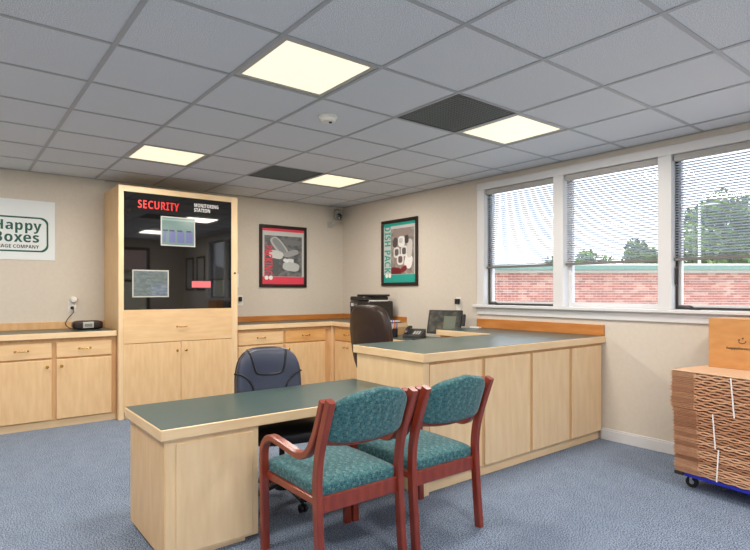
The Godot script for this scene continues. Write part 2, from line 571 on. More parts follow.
func ceiling_fittings() -> void:
	var words := ["square light panel, nearest and largest on the ceiling", "square light panel above the tall cabinet", "square light panel near the far corner of the ceiling", "square light panel beside the larger dark vent, near the windows",
		"square light panel overhead behind the viewer on the left", "square light panel overhead behind the viewer by the windows", "square light panel beyond the left edge of the view", "square light panel on the left over the back counter", "square light panel in the left front corner of the room"]
	for k in LIGHTS.size():
		var t := thing("ceiling_light", words[k], "ceiling light", tile_centre(LIGHTS[k]), 0, "square ceiling light panels")
		var h := TILE / 2 - 0.014
		var st := mb()
		bx(st, Vector3(-h, 0.004, -h), Vector3(h, 0.008, -h + 0.03)); bx(st, Vector3(-h, 0.004, h - 0.03), Vector3(h, 0.008, h))
		bx(st, Vector3(-h, 0.004, -h + 0.03), Vector3(-h + 0.03, 0.008, h - 0.03)); bx(st, Vector3(h - 0.03, 0.004, -h + 0.03), Vector3(h, 0.008, h - 0.03))
		bx(st, Vector3(-h, 0.03, -h), Vector3(h, 0.055, h))
		obj("housing", st, M.light_grey, t)
		var d := box("diffuser", Vector3(-h + 0.03, 0.006, -h + 0.03), Vector3(h - 0.03, 0.014, h - 0.03), M.light_panel, t, 0.0)
		tag(d, "glowing warm white diffuser")
		var l := AreaLight3D.new()
		l.name = "panel_light"
		l.area_size = Vector2(0.52, 0.52)
		l.light_color = c8(255, 246, 234)
		l.light_energy = 2.6
		l.area_range = 30.0
		l.area_attenuation = 2.0
		l.shadow_enabled = true
		l.rotation.x = -PI / 2
		l.position.y = -0.002
		t.add_child(l)
	for k in 2:
		var t := thing("ceiling_vent", ["dark grey return vent between two lights, larger in view", "dark grey return vent near the back wall, above the red poster"][k], "vent", tile_centre(VENTS[k]), 0, "dark ceiling vents")
		var h := TILE / 2 - 0.014
		var st := mb()
		bx(st, Vector3(-h, 0.006, -h), Vector3(h, 0.014, h))
		obj("backing", st, M.vent_dark, t)
		for s in 4:
			st = mb()
			var a := Basis(Vector3.UP, s * PI / 2)
			bx(st, Vector3(-h, 0.0, h - 0.014), Vector3(h, 0.008, h), 0.0, Transform3D(a, Vector3.ZERO))
			obj("frame_rail", st, M.dark_grey, t)
		var gst := mb()
		for n in 22:
			var q := -h + 0.02 + n * (2 * h - 0.04) / 21.0
			bx(gst, Vector3(q - 0.002, 0.002, -h + 0.014), Vector3(q + 0.002, 0.007, h - 0.014))
			bx(gst, Vector3(-h + 0.014, 0.0025, q - 0.002), Vector3(h - 0.014, 0.0065, q + 0.002))
		tag(obj("grille_mesh", gst, M.vent_bar, t), "", "", "", "stuff")
	var sd := thing("smoke_detector", "small white smoke detector on the ceiling", "smoke detector", Vector3(-2.477, CEIL + 0.004, 3.363))
	var st2 := mb()
	lathe(st2, [[0.0, 0.0], [0.07, 0.0], [0.07, -0.014], [0.06, -0.02], [0.055, -0.034], [0.044, -0.042], [0.0, -0.042]], Transform3D.IDENTITY, 28)
	obj("housing", st2, M.white_plastic, sd)
	st2 = mb()
	lathe(st2, [[0.0, -0.042], [0.012, -0.042], [0.01, -0.05], [0.0, -0.05]], Transform3D(Basis(), Vector3(0.012, 0, 0.012)), 14)
	obj("sensor", st2, M.black_plastic, sd)
	# security camera in the corner
	var sc := thing("security_camera", "grey security camera on a wall bracket in the far corner", "camera", Vector3(-0.24, 2.27, 0.0))
	st2 = mb()
	bx(st2, Vector3(-0.04, -0.045, 0.0), Vector3(0.04, 0.045, 0.012), 0.003)
	obj("wall_plate", st2, M.light_grey, sc)
	st2 = mb()
	tube(st2, rounded([Vector3(-0.01, 0, 0.01), Vector3(0.0, -0.01, 0.07), Vector3(0.05, 0.06, 0.12)], 0.03), 0.016)
	obj("bracket_arm", st2, M.light_grey, sc)
	var cb := Transform3D(Basis(Vector3.UP, -0.55) * Basis(Vector3.RIGHT, 0.18) * Basis.from_scale(Vector3.ONE * 1.15), Vector3(0.06, 0.135, 0.14))
	st2 = mb()
	bx(st2, Vector3(-0.05, -0.065, -0.09), Vector3(0.05, 0.065, 0.09), 0.012, cb)
	obj("body", st2, M.mid_grey, sc)
	st2 = mb()
	lathe(st2, [[0.0, 0.0], [0.036, 0.0], [0.036, 0.014], [0.03, 0.016], [0.0, 0.012]], cb * Transform3D(Basis(Vector3.RIGHT, PI / 2), Vector3(0.008, -0.012, 0.088)), 20)
	obj("lens", st2, M.black_glass, sc)

# ------------------------------------------------------------------ windows
func right_window() -> void:
	var w := thing("window_1", "row of white framed windows in the right wall", "window", Vector3.ZERO, 0, "", "structure")
	var zs := [2.686, 3.592 - 0.053, 3.592 + 0.053, 4.567 - 0.053, 4.567 + 0.053, 5.542 - 0.053, 5.542 + 0.053, 6.46]
	var top := 2.41; var sill := 1.165
	box("head_casing", Vector3(-0.02, top, 2.588), Vector3(0.0, 2.486, 6.56), M.white_trim, w, 0.003)
	box("side_casing", Vector3(-0.02, sill, 2.588), Vector3(0.0, top, 2.686), M.white_trim, w, 0.003)
	box("side_casing", Vector3(-0.02, sill, 6.46), Vector3(0.0, top, 6.56), M.white_trim, w, 0.003)
	for k in 3:
		box("mullion", Vector3(-0.02, sill, zs[1 + 2 * k]), Vector3(0.15, top, zs[2 + 2 * k]), M.white_trim, w, 0.003)
	box("jamb", Vector3(0.0, sill, 2.66), Vector3(0.15, top, 2.686), M.white_trim, w, 0.0)
	box("jamb", Vector3(0.0, sill, 6.46), Vector3(0.15, top, 6.47), M.white_trim, w, 0.0)
	box("head_jamb", Vector3(0.0, top, 2.66), Vector3(0.15, 2.43, 6.47), M.white_trim, w, 0.0)
	box("stool", Vector3(-0.055, 1.135, 2.55), Vector3(0.15, sill, 6.6), M.white_trim, w, 0.005)
	box("apron", Vector3(-0.018, 1.06, 2.588), Vector3(0.0, 1.135, 6.56), M.white_trim, w, 0.003)
	for k in 4:
		var a: float = zs[2 * k]; var b: float = zs[2 * k + 1]
		var st := mb()
		for f in [[0.075, 0.12, 0.038, 0.0]]:
			bx(st, Vector3(f[0], sill, a), Vector3(f[1], top, a + f[2]), 0.002)
			bx(st, Vector3(f[0], sill, b - f[2]), Vector3(f[1], top, b), 0.002)
			bx(st, Vector3(f[0], sill, a + f[2]), Vector3(f[1], sill + f[2], b - f[2]), 0.002)
			bx(st, Vector3(f[0], top - f[2], a + f[2]), Vector3(f[1], top, b - f[2]), 0.002)
		var s := obj("sash", st, M.white_trim, w)
		box("glass_pane", Vector3(0.096, sill + 0.03, a + 0.03), Vector3(0.1, top - 0.03, b - 0.03), M.window_glass, s, 0.0)
		if k != 1:
			st = mb()
			var g := 0.016
			bx(st, Vector3(0.052, sill + 0.004, a + 0.004), Vector3(0.066, top - 0.004, a + 0.004 + g))
			bx(st, Vector3(0.052, sill + 0.004, b - 0.004 - g), Vector3(0.066, top - 0.004, b - 0.004))
			bx(st, Vector3(0.052, sill + 0.004, a + 0.004 + g), Vector3(0.066, sill + 0.004 + g, b - 0.004 - g))
			bx(st, Vector3(0.052, top - 0.004 - g, a + 0.004 + g), Vector3(0.066, top - 0.004, b - 0.004 - g))
			obj("screen_frame", st, M.bronze, w)
			st = mb()
			bx(st, Vector3(0.02, sill, a + 0.12), Vector3(0.05, sill + 0.016, a + 0.2), 0.004)
			tube(st, rounded([Vector3(0.03, sill + 0.014, a + 0.15), Vector3(0.015, sill + 0.03, a + 0.13), Vector3(0.01, sill + 0.028, a + 0.04)], 0.01), 0.006)
			obj("crank_handle", st, M.bronze, w)
			if k == 2:
				st = mb()
				tube(st, rounded([Vector3(0.05, 1.5, a + 0.012), Vector3(0.02, 1.5, a + 0.014), Vector3(0.02, 1.37, a + 0.014), Vector3(0.05, 1.36, a + 0.012)], 0.015), 0.006)
				obj("sash_latch", st, M.bronze, w)
	# blinds, one in each bay
	var where := ["nearest the far corner", "in the middle bay", "nearest the cartons", "in the last bay beyond the view"]
	var smesh := {}
	for k in 4:
		var a: float = zs[2 * k] + 0.006; var b: float = zs[2 * k + 1] - 0.006
		var ln := b - a
		var t := thing("window_blind", "white horizontal slat blind, half lowered, " + where[k], "blind", Vector3(0.03, 1.57, (a + b) / 2), 0, "white window blinds")
		box("head_rail", Vector3(-0.025, 0.785, -ln / 2), Vector3(0.015, 0.838, ln / 2), M.blind_rail, t, 0.004)
		box("bottom_rail", Vector3(-0.014, -0.014, -ln / 2 - 0.002), Vector3(0.014, 0.01, ln / 2 + 0.002), M.bottom_rail, t, 0.004)
		if not smesh.has(snappedf(ln, 0.001)):
			var ss := mb()
			var pr := [Vector2(-0.0125, 0.0), Vector2(-0.006, 0.0016), Vector2(0.0, 0.0021), Vector2(0.006, 0.0016), Vector2(0.0125, 0.0)]
			for q in 4:
				var p0: Vector2 = pr[q]; var p1: Vector2 = pr[q + 1]
				var n := Vector3(-(p1.y - p0.y), p1.x - p0.x, 0).normalized()
				for s2: float in [0.0, 0.0007]:
					quad(ss, Vector3(p0.x, p0.y - s2, -ln / 2 + 0.004), Vector3(p1.x, p1.y - s2, -ln / 2 + 0.004), Vector3(p1.x, p1.y - s2, ln / 2 - 0.004), Vector3(p0.x, p0.y - s2, ln / 2 - 0.004), n if s2 == 0.0 else -n)
			smesh[snappedf(ln, 0.001)] = ss.commit()
		for n2 in 36:
			var o := inst("slat", smesh[snappedf(ln, 0.001)], M.blind_slat, t)
			o.position.y = 0.022 + n2 * 0.0212
			o.rotation.z = deg_to_rad(-17)
		for zz: float in [-ln / 2 + 0.14, ln / 2 - 0.14]:
			var cs := mb()
			tube(cs, [Vector3(-0.0135, 0.0, zz), Vector3(-0.0135, 0.79, zz)], 0.0009, 4)
			tube(cs, [Vector3(0.0135, 0.0, zz), Vector3(0.0135, 0.79, zz)], 0.0009, 4)
			obj("ladder_cord", cs, M.blind_slat, t)

func front_window() -> void:
	var w := thing("window_2", "large window in the wall behind the viewer", "window", Vector3(0, 0, FRONT), 0, "", "structure")
	box("stool", Vector3(-6.15, 0.17, -0.04), Vector3(-0.75, 0.2, 0.16), M.white_trim, w, 0.004)
	for x: float in [-6.1, -4.79, -3.48, -2.17, -0.86]:
		box("frame_post", Vector3(x, 0.2, 0.02), Vector3(x + 0.06, 2.34, 0.12), M.bronze, w, 0.003)
	for y: float in [0.2, 1.53, 2.28]:
		box("frame_rail", Vector3(-6.04, y, 0.03), Vector3(-0.86, y + 0.06, 0.11), M.bronze, w, 0.003)
	for x: float in [-6.04, -4.73, -3.42, -2.11]:
		box("glass_pane", Vector3(x, 0.24, 0.068), Vector3(x + 1.25, 2.3, 0.072), M.window_glass, w, 0.0)

# ------------------------------------------------------------------ cabinets
func knob(parent: Node, at: Vector3) -> void:
	var st := mb()
	lathe(st, [[0.0, 0.0], [0.006, 0.0], [0.005, 0.012], [0.013, 0.018], [0.015, 0.024], [0.01, 0.03], [0.0, 0.031]], Transform3D(Basis(Vector3.RIGHT, PI / 2), at), 14)
	tag(obj("knob", st, M.brass, parent), "small brass knob")

func pull(parent: Node, at: Vector3) -> void:
	var st := mb()
	tube(st, spline([at + Vector3(-0.052, 0, 0), at + Vector3(-0.045, 0.002, 0.018), at + Vector3(-0.02, -0.003, 0.026), at + Vector3(0.02, -0.003, 0.026), at + Vector3(0.045, 0.002, 0.018), at + Vector3(0.052, 0, 0)], 4), 0.0045, 8)
	for s: float in [-1.0, 1.0]: disc(st, Vector3.ZERO, 0.009, 0.004, 12, Transform3D(Basis(Vector3.RIGHT, PI / 2), at + Vector3(0.05 * s, 0, 0)))
	tag(obj("handle", st, M.brass, parent), "brass drawer handle")

# local x runs along the front, local z from the wall to the front; cols: [x0, x1, drawer?, doors, knob side]
func base_cabinet(label: String, at: Vector3, turn: float, width: float, cols: Array) -> Node3D:
	var t := thing("base_cabinet", label, "cabinet", at, turn, "maple base cabinets")
	box("body", Vector3(0, 0.07, 0.005), Vector3(width, 0.858, 0.555), M.maple_frame, t, 0.001)
	box("plinth", Vector3(0, 0, 0.02), Vector3(width, 0.07, 0.548), M.maple_pale, t, 0.001)
	for c in cols:
		var top := 0.655
		if c[2]:
			var d := box("drawer", Vector3(c[0], 0.672, 0.555), Vector3(c[1], 0.822, 0.575), M[c[5] if c.size() > 5 else "maple_h"], t, 0.004)
			pull(d, Vector3((c[0] + c[1]) / 2, 0.752, 0.575))
		else: top = 0.822
		var n: int = c[3]
		for k in n:
			var wd: float = (c[1] - c[0]) / n
			var a: float = c[0] + k * wd + (0.0015 if k else 0.0); var b: float = c[0] + (k + 1) * wd - (0.0015 if k < n - 1 else 0.0)
			var d2 := box("door", Vector3(a, 0.08, 0.555), Vector3(b, top, 0.575), M.maple_v, t, 0.004)
			var right: bool = (k == 0) if n == 2 else c[4] > 0
			knob(d2, Vector3(b - 0.04 if right else a + 0.04, top - 0.065, 0.575))
	return t

func counters() -> void:
	base_cabinet("maple base cabinet under the small radio, left of the tall cabinet", Vector3(-4.31, 0, 0), 0, 1.088, [[0.028, 0.517, true, 1, 1], [0.556, 1.045, true, 1, -1]])
	base_cabinet("maple base cabinet at the left end of the back counter", Vector3(-5.4, 0, 0), 0, 1.088, [[0.028, 0.517, true, 1, 1], [0.556, 1.045, true, 1, -1]])
	var t := thing("countertop", "dark topped maple edged countertop left of the tall cabinet", "countertop", Vector3(-5.4, 0.858, 0))
	box("slab", Vector3(0, 0, 0.0), Vector3(2.178, 0.055, 0.6), M.maple_pale, t, 0.003)
	box("laminate_top", Vector3(0.002, 0.0545, 0.0), Vector3(2.178, 0.0572, 0.594), M.laminate, t, 0.0)
	box("backsplash", Vector3(0, 0.0572, 0.0), Vector3(2.178, 0.132, 0.02), M.maple_frame, t, 0.002)
	# right of the tall cabinet and round the corner
	var cc := base_cabinet("maple base cabinet with two drawers between tall cabinet and corner", Vector3(-1.93, 0, 0), 0, 1.335, [[0.031, 0.626, true, 1, 1], [0.657, 1.249, true, 1, -1, "maple_amber"]])
	box("corner_post", Vector3(1.3352, 0.0, 0.5), Vector3(1.384, 0.858, 0.605), M.maple_v, cc, 0.002)
	base_cabinet("maple base cabinet under the printer, on the window wall", Vector3(0, 0, 0.606), -PI / 2, 0.81, [[0.03, 0.565, true, 2, 0, "maple_amber"], [0.6, 0.78, false, 1, -1]])
	t = thing("countertop", "maple edged corner countertop under the printer", "countertop", Vector3(0, 0.858, 0))
	var st := mb()
	bx(st, Vector3(-1.93, 0, 0), Vector3(0, 0.055, 0.6), 0.002)
	bx(st, Vector3(-0.6, 0, 0.6), Vector3(0, 0.055, 1.43), 0.002)
	obj("slab", st, M.maple_pale, t)
	st = mb()
	bx(st, Vector3(-1.93, 0.0545, 0), Vector3(0, 0.0572, 0.594))
	bx(st, Vector3(-0.594, 0.0545, 0.594), Vector3(0, 0.0572, 1.424))
	obj("laminate_top", st, M.laminate, t)
	st = mb()
	bx(st, Vector3(-1.93, 0.0572, 0), Vector3(-0.002, 0.127, 0.02), 0.002)
	tag(obj("backsplash", st, M.splash_wood, t), "orange brown backsplash board")
	st = mb()
	bx(st, Vector3(-0.02, 0.0572, 0.021), Vector3(0, 0.127, 1.416), 0.002)
	tag(obj("backsplash", st, M.splash_wood, t), "orange brown backsplash board")
	# low worktop between the two high counters
	t = thing("low_worktop", "low worktop with phone and monitor between the high counters", "worktop", Vector3(0, 0.0, 1.432))
	box("slab", Vector3(-0.6, 0.715, 0), Vector3(-0.002, 0.765, 1.116), M.maple_pale, t, 0.003)
	box("laminate_top", Vector3(-0.594, 0.7645, 0), Vector3(-0.002, 0.767, 1.116), M.laminate, t, 0.0)
	for z: float in [0.0, 1.09]: box("support_panel", Vector3(-0.56, 0, z), Vector3(-0.002, 0.715, z + 0.024), M.maple_v, t, 0.002)
	base_cabinet("maple base cabinet behind the front counter, below the windows", Vector3(0, 0, 2.552), -PI / 2, 0.77, [[0.03, 0.74, true, 2, 0]])

func tall_cabinet() -> void:
	var x0 := -3.216; var x1 := -1.935; var f := 0.62
	var w := x1 - x0
	var t := thing("tall_cabinet", "tall maple cabinet with black glass security display panel", "cabinet", Vector3(x0, 0, 0))
	box("body", Vector3(0.02, 0.02, 0.004), Vector3(w - 0.02, 1.1, f - 0.02), M.maple_frame, t, 0.0)
	box("side_panel", Vector3(0, 0, 0.002), Vector3(0.022, 2.395, f), M.maple_v, t, 0.002)
	box("side_panel", Vector3(w - 0.022, 0, 0.002), Vector3(w, 2.395, f), M.maple_v, t, 0.002)
	box("top_panel", Vector3(0.022, 2.37, 0.002), Vector3(w - 0.022, 2.395, f), M.maple_h, t, 0.002)
	box("back_panel", Vector3(0.022, 1.1, 0.002), Vector3(w - 0.022, 2.37, 0.02), M.black_plastic, t, 0.0)
	box("plinth", Vector3(0.022, 0, 0.3), Vector3(w - 0.022, 0.06, f - 0.02), M.maple_pale, t, 0.0)
	# face frame round the glass
	box("stile", Vector3(0, 0.0, f), Vector3(0.05, 2.395, f + 0.02), M.maple_pale_v, t, 0.002)
	box("stile", Vector3(w - 0.075, 0.0, f), Vector3(w, 2.395, f + 0.02), M.maple_pale_v, t, 0.002)
	box("rail", Vector3(0.05, 2.335, f), Vector3(w - 0.075, 2.395, f + 0.02), M.maple_pale, t, 0.002)
	var d := box("drop_front", Vector3(0.042, 0.772, f + 0.0), Vector3(w - 0.068, 1.118, f + 0.022), M.maple_h, t, 0.003)
	pull(d, Vector3(w / 2 - 0.003, 0.93, f + 0.022))
	var mid := w / 2 - 0.012
	d = box("door", Vector3(0.042, 0.07, f), Vector3(mid - 0.002, 0.766, f + 0.022), M.maple_v, t, 0.003)
	knob(d, Vector3(mid - 0.045, 0.674, f + 0.022))
	d = box("door", Vector3(mid + 0.002, 0.07, f), Vector3(w - 0.068, 0.766, f + 0.022), M.maple_v, t, 0.003)
	knob(d, Vector3(mid + 0.05, 0.674, f + 0.022))
	var lock := mb()
	lathe(lock, [[0.0, 0.0], [0.012, 0.0], [0.012, 0.006], [0.0, 0.008]], Transform3D(Basis(Vector3.RIGHT, PI / 2), Vector3(w - 0.035, 1.52, f + 0.02)), 14)
	obj("lock", lock, M.bronze, t)
	var g := box("glass_panel", Vector3(0.05, 1.12, f + 0.004), Vector3(w - 0.075, 2.335, f + 0.014), M.black_glass, t, 0.0)
	tag(g, "black glass panel with red and white lettering")
	var z := f + 0.0148
	var ox := -x0
	text("SECURITY", g, "lettering", Vector3(-2.817 + ox, 2.219, z), 0.425, 0.085, M.red_letters, Basis(), 0.001)
	text("MONITORING", g, "lettering", Vector3(-2.302 + ox, 2.262, z), 0.275, 0.04, M.white_letters, Basis(), 0.001)
	text("STATION", g, "lettering", Vector3(-2.352 + ox, 2.21, z), 0.18, 0.04, M.white_letters, Basis(), 0.001)
	# two screens seen through the glass
	for s in 2:
		var c: Vector3 = [Vector3(-2.615 + ox, 1.955, f + 0.014), Vector3(-2.9 + ox, 1.392, f + 0.014)][s]
		var hw := 0.184; var hh: float = [0.157, 0.143][s]
		var st := mb()
		bx(st, c + Vector3(-hw, -hh, 0), c + Vector3(hw, -hh + 0.012, 0.003)); bx(st, c + Vector3(-hw, hh - 0.012, 0), c + Vector3(hw, hh, 0.003))
		bx(st, c + Vector3(-hw, -hh + 0.012, 0), c + Vector3(-hw + 0.012, hh - 0.012, 0.003)); bx(st, c + Vector3(hw - 0.012, -hh + 0.012, 0), c + Vector3(hw, hh - 0.012, 0.003))
		tag(obj("screen_bezel", st, M.light_grey, g), "pale frame of a small screen")
		st = mb()
		var q := c + Vector3(0, 0, 0.0016)
		var uv := [Vector2(0, 1), Vector2(1, 1), Vector2(1, 0), Vector2(0, 0)]
		var cr := [q + Vector3(-hw + 0.012, -hh + 0.012, 0), q + Vector3(hw - 0.012, -hh + 0.012, 0), q + Vector3(hw - 0.012, hh - 0.012, 0), q + Vector3(-hw + 0.012, hh - 0.012, 0)]
		for k: int in [0, 2, 1, 0, 3, 2]:
			st.set_normal(Vector3.BACK); st.set_uv(uv[k]); st.add_vertex(cr[k])
		tag(obj("display_screen", st, screen_mat(s), g), ["lit screen with blue bar shapes on pale green", "lit screen with a grey parking lot view"][s])
	box("red_label", Vector3(-2.467 + ox, 1.352, f + 0.014), Vector3(-2.253 + ox, 1.424, f + 0.0155), M.pink_label, g, 0.0)

func screen_mat(s: int) -> StandardMaterial3D:
	var im := Image.create(128, 112, false, Image.FORMAT_RGB8)
	var r := RandomNumberGenerator.new()
	r.seed = 70 + s
	var n := FastNoiseLite.new()
	n.seed = 9
	n.frequency = 0.04
	if s == 0:
		im.fill(c8(150, 182, 172))
		im.fill_rect(Rect2i(0, 4, 128, 8), c8(190, 216, 204))
		for x: int in [4, 28, 60, 96]:
			im.fill_rect(Rect2i(x, 52, [12, 24, 28, 26][[4, 28, 60, 96].find(x)], 50), c8(148, 150, 206))
			im.fill_rect(Rect2i(x, 50, 20, 6), c8(96, 100, 128))
		for k in 500: im.set_pixel(r.randi_range(0, 127), r.randi_range(30, 111), c8(160, 176, 200))
	else:
		for y in 112:
			for x in 128:
				var v := 0.5 + 0.5 * n.get_noise_2d(x * 0.8, y * 1.6)
				var c := c8(176, 184, 186).lerp(c8(120, 134, 126), v)
				if y > 60 and x > 64: c = c8(110, 124, 140).lerp(c8(196, 206, 214), v)
				im.set_pixel(x, y, c)
	var m := mat("screen_%d" % s, Color.WHITE, 0.15)
	var tx := ImageTexture.create_from_image(im)
	m.albedo_texture = tx
	m.albedo_color = Color(0.35, 0.35, 0.35)
	m.emission_enabled = true
	m.emission_texture = tx
	m.emission = Color.WHITE
	m.emission_operator = BaseMaterial3D.EMISSION_OP_MULTIPLY
	m.emission_energy_multiplier = 0.45
	return m

func peninsula_and_desk() -> void:
	var t := thing("counter_cabinet", "maple front counter cabinet with four tall flat panels", "cabinet", Vector3(-2.188, 0, 3.33))
	box("body", Vector3(0.0, 0.075, 0.0), Vector3(2.187, 0.858, 0.69), M.maple_frame, t, 0.001)
	box("plinth", Vector3(0.03, 0.0, 0.02), Vector3(2.17, 0.076, 0.672), M.maple_pale, t, 0.001)
	box("end_panel", Vector3(-0.012, 0.0, 0.0), Vector3(0.0, 0.858, 0.70), M.maple_pale_v, t, 0.002)
	box("corner_stile", Vector3(-0.012, 0.0, 0.70), Vector3(0.04, 0.858, 0.71), M.maple_pale_v, t, 0.001)
	for p in [[-2.137, -1.627], [-1.591, -1.068], [-1.031, -0.532], [-0.489, -0.03]]:
		box("panel", Vector3(p[0] + 2.188, 0.08, 0.69), Vector3(p[1] + 2.188, 0.835, 0.704), M.maple_pale_v, t, 0.003)
	# worktop: runs to the window wall and back along it
	t = thing("countertop", "grey green front countertop with thick maple edge, beneath the windows", "countertop", Vector3(0, 0.858, 0))
	var st := mb()
	bx(st, Vector3(-2.215, 0, 3.3), Vector3(0, 0.057, 4.06), 0.003)
	bx(st, Vector3(-0.61, 0, 2.55), Vector3(0, 0.057, 3.3), 0.003)
	obj("slab", st, M.maple_pale, t)
	st = mb()
	bx(st, Vector3(-2.212, 0.0565, 3.303), Vector3(0, 0.0592, 4.057))
	bx(st, Vector3(-0.607, 0.0565, 2.553), Vector3(0, 0.0592, 3.303))
	obj("laminate_top", st, M.laminate, t)
	st = mb()
	bx(st, Vector3(-0.022, 0.0592, 2.588), Vector3(0, 0.155, 4.05), 0.002)
	tag(obj("backsplash", st, M.splash_wood, t), "orange brown backsplash board below the window")
	# lower desk in front
	t = thing("desk", "low maple desk with dark green top, joined to the counter end", "desk", Vector3(-3.795, 0, 3.29))
	box("slab", Vector3(0, 0.605, 0), Vector3(1.59, 0.66, 0.66), M.maple_pale, t, 0.004)
	box("desk_top", Vector3(0.004, 0.6595, 0.004), Vector3(1.59, 0.662, 0.656), M.laminate, t, 0.0)
	var p2 := box("pedestal", Vector3(0.03, 0.028, 0.03), Vector3(0.512, 0.605, 0.628), M.maple_pale_v, t, 0.002)
	box("front_panel", Vector3(0.078, 0.04, 0.628), Vector3(0.478, 0.578, 0.637), M.maple_pale_v, p2, 0.003)
	box("side_panel", Vector3(0.024, 0.028, 0.03), Vector3(0.03, 0.6, 0.628), M.maple_v, p2, 0.001)
	box("plinth", Vector3(0.07, 0.0, 0.09), Vector3(0.45, 0.03, 0.60), M.maple_pale, p2, 0.0)
	box("apron", Vector3(0.512, 0.55, 0.08), Vector3(1.59, 0.605, 0.1), M.maple_h, t, 0.0)

# ------------------------------------------------------------------ chairs
func guest_chair() -> Node3D:
	var t := thing("guest_chair", "", "chair")
	var hw := 0.238
	for s: float in [-1.0, 1.0]:
		var X := Vector3.RIGHT * s * hw
		var Y := func(y: float, z: float) -> Vector3: return X + Vector3(0, y, z)
		var fx := Vector3.RIGHT * s * 0.018
		# front leg, arm and front half of the back post: one bent strip
		var st := mb()
		var path := spline([Y.call(0.0, -0.235) + fx, Y.call(0.22, -0.243) + fx, Y.call(0.44, -0.25) + fx, Y.call(0.515, -0.243) + fx, Y.call(0.562, -0.208) + fx, Y.call(0.582, -0.155) + fx, Y.call(0.578, -0.07) + fx, Y.call(0.566, 0.03) + fx, Y.call(0.56, 0.105) + fx, Y.call(0.574, 0.162) + fx * 0.7, Y.call(0.62, 0.203) + fx * 0.4, Y.call(0.71, 0.243), Y.call(0.832, 0.288)], 5)
		bar(st, path, 0.042, 0.034, Vector3.RIGHT, 0.005)
		obj("arm_and_front_leg", st, M.cherry, t)
		st = mb()
		var rp := spline([Y.call(0.0, 0.262), Y.call(0.2, 0.245), Y.call(0.4, 0.232), Y.call(0.5, 0.234), Y.call(0.6, 0.252), Y.call(0.72, 0.292), Y.call(0.84, 0.337)], 5)
		bar(st, rp, 0.034, 0.044, Vector3.RIGHT, 0.005)
		obj("rear_leg", st, M.cherry, t)
		st = mb()
		bx(st, Vector3(s * hw - 0.011, 0.358, -0.235), Vector3(s * hw + 0.011, 0.392, 0.225), 0.003)
		obj("side_rail", st, M.cherry, t)
	box("rear_rail", Vector3(-hw + 0.012, 0.316, 0.212), Vector3(hw - 0.012, 0.392, 0.236), M.cherry, t, 0.003)
	box("front_rail", Vector3(-hw + 0.012, 0.325, -0.24), Vector3(hw - 0.012, 0.378, -0.216), M.cherry, t, 0.003)
	var st2 := mb()
	pad(st2, Vector3(0.474, 0.09, 0.525), 1, 0.45, 0.16, Transform3D(Basis(Vector3.RIGHT, deg_to_rad(1.0)), Vector3(0, 0.416, -0.034)), func(p: Vector3) -> Vector3:
		var q := p
		if p.y > 0: q.y += 0.022 * (1.0 - pow(p.x / 0.237, 2)) * (1.0 - pow(p.z / 0.2625, 2))
		if p.z < -0.15: q.y -= 0.25 * pow(-p.z - 0.15, 1.0) * (0.5 if p.y > 0 else 0.0)
		return q, 60, 16)
	obj("seat_cushion", st2, M.teal_fabric, t)
	st2 = mb()
	pad(st2, Vector3(0.455, 0.155, 0.055), 2, 0.5, 0.2, Transform3D(Basis(Vector3.RIGHT, deg_to_rad(19.0)), Vector3(0, 0.726, 0.272)), func(p: Vector3) -> Vector3:
		var q := p
		var k := 1.0 - pow(absf(p.x / 0.2275), 2.5)
		q.z += 0.058 * k
		q.y += 0.106 * k * clampf((p.y + 0.04) / 0.115, 0.0, 1.0)
		return q, 72, 14)
	obj("back_cushion", st2, M.teal_fabric, t)
	st2 = mb()
	var rail := []
	for k in 13:
		var u := -1.0 + k / 6.0
		rail.append(Vector3(u * (hw - 0.012), 0.642 - 0.02 * (1 - u * u), 0.236 + 0.03 * (1 - u * u)))
	bar(st2, rail, 0.03, 0.018, Vector3.UP, 0.004)
	obj("back_rail", st2, M.cherry, t)
	return t

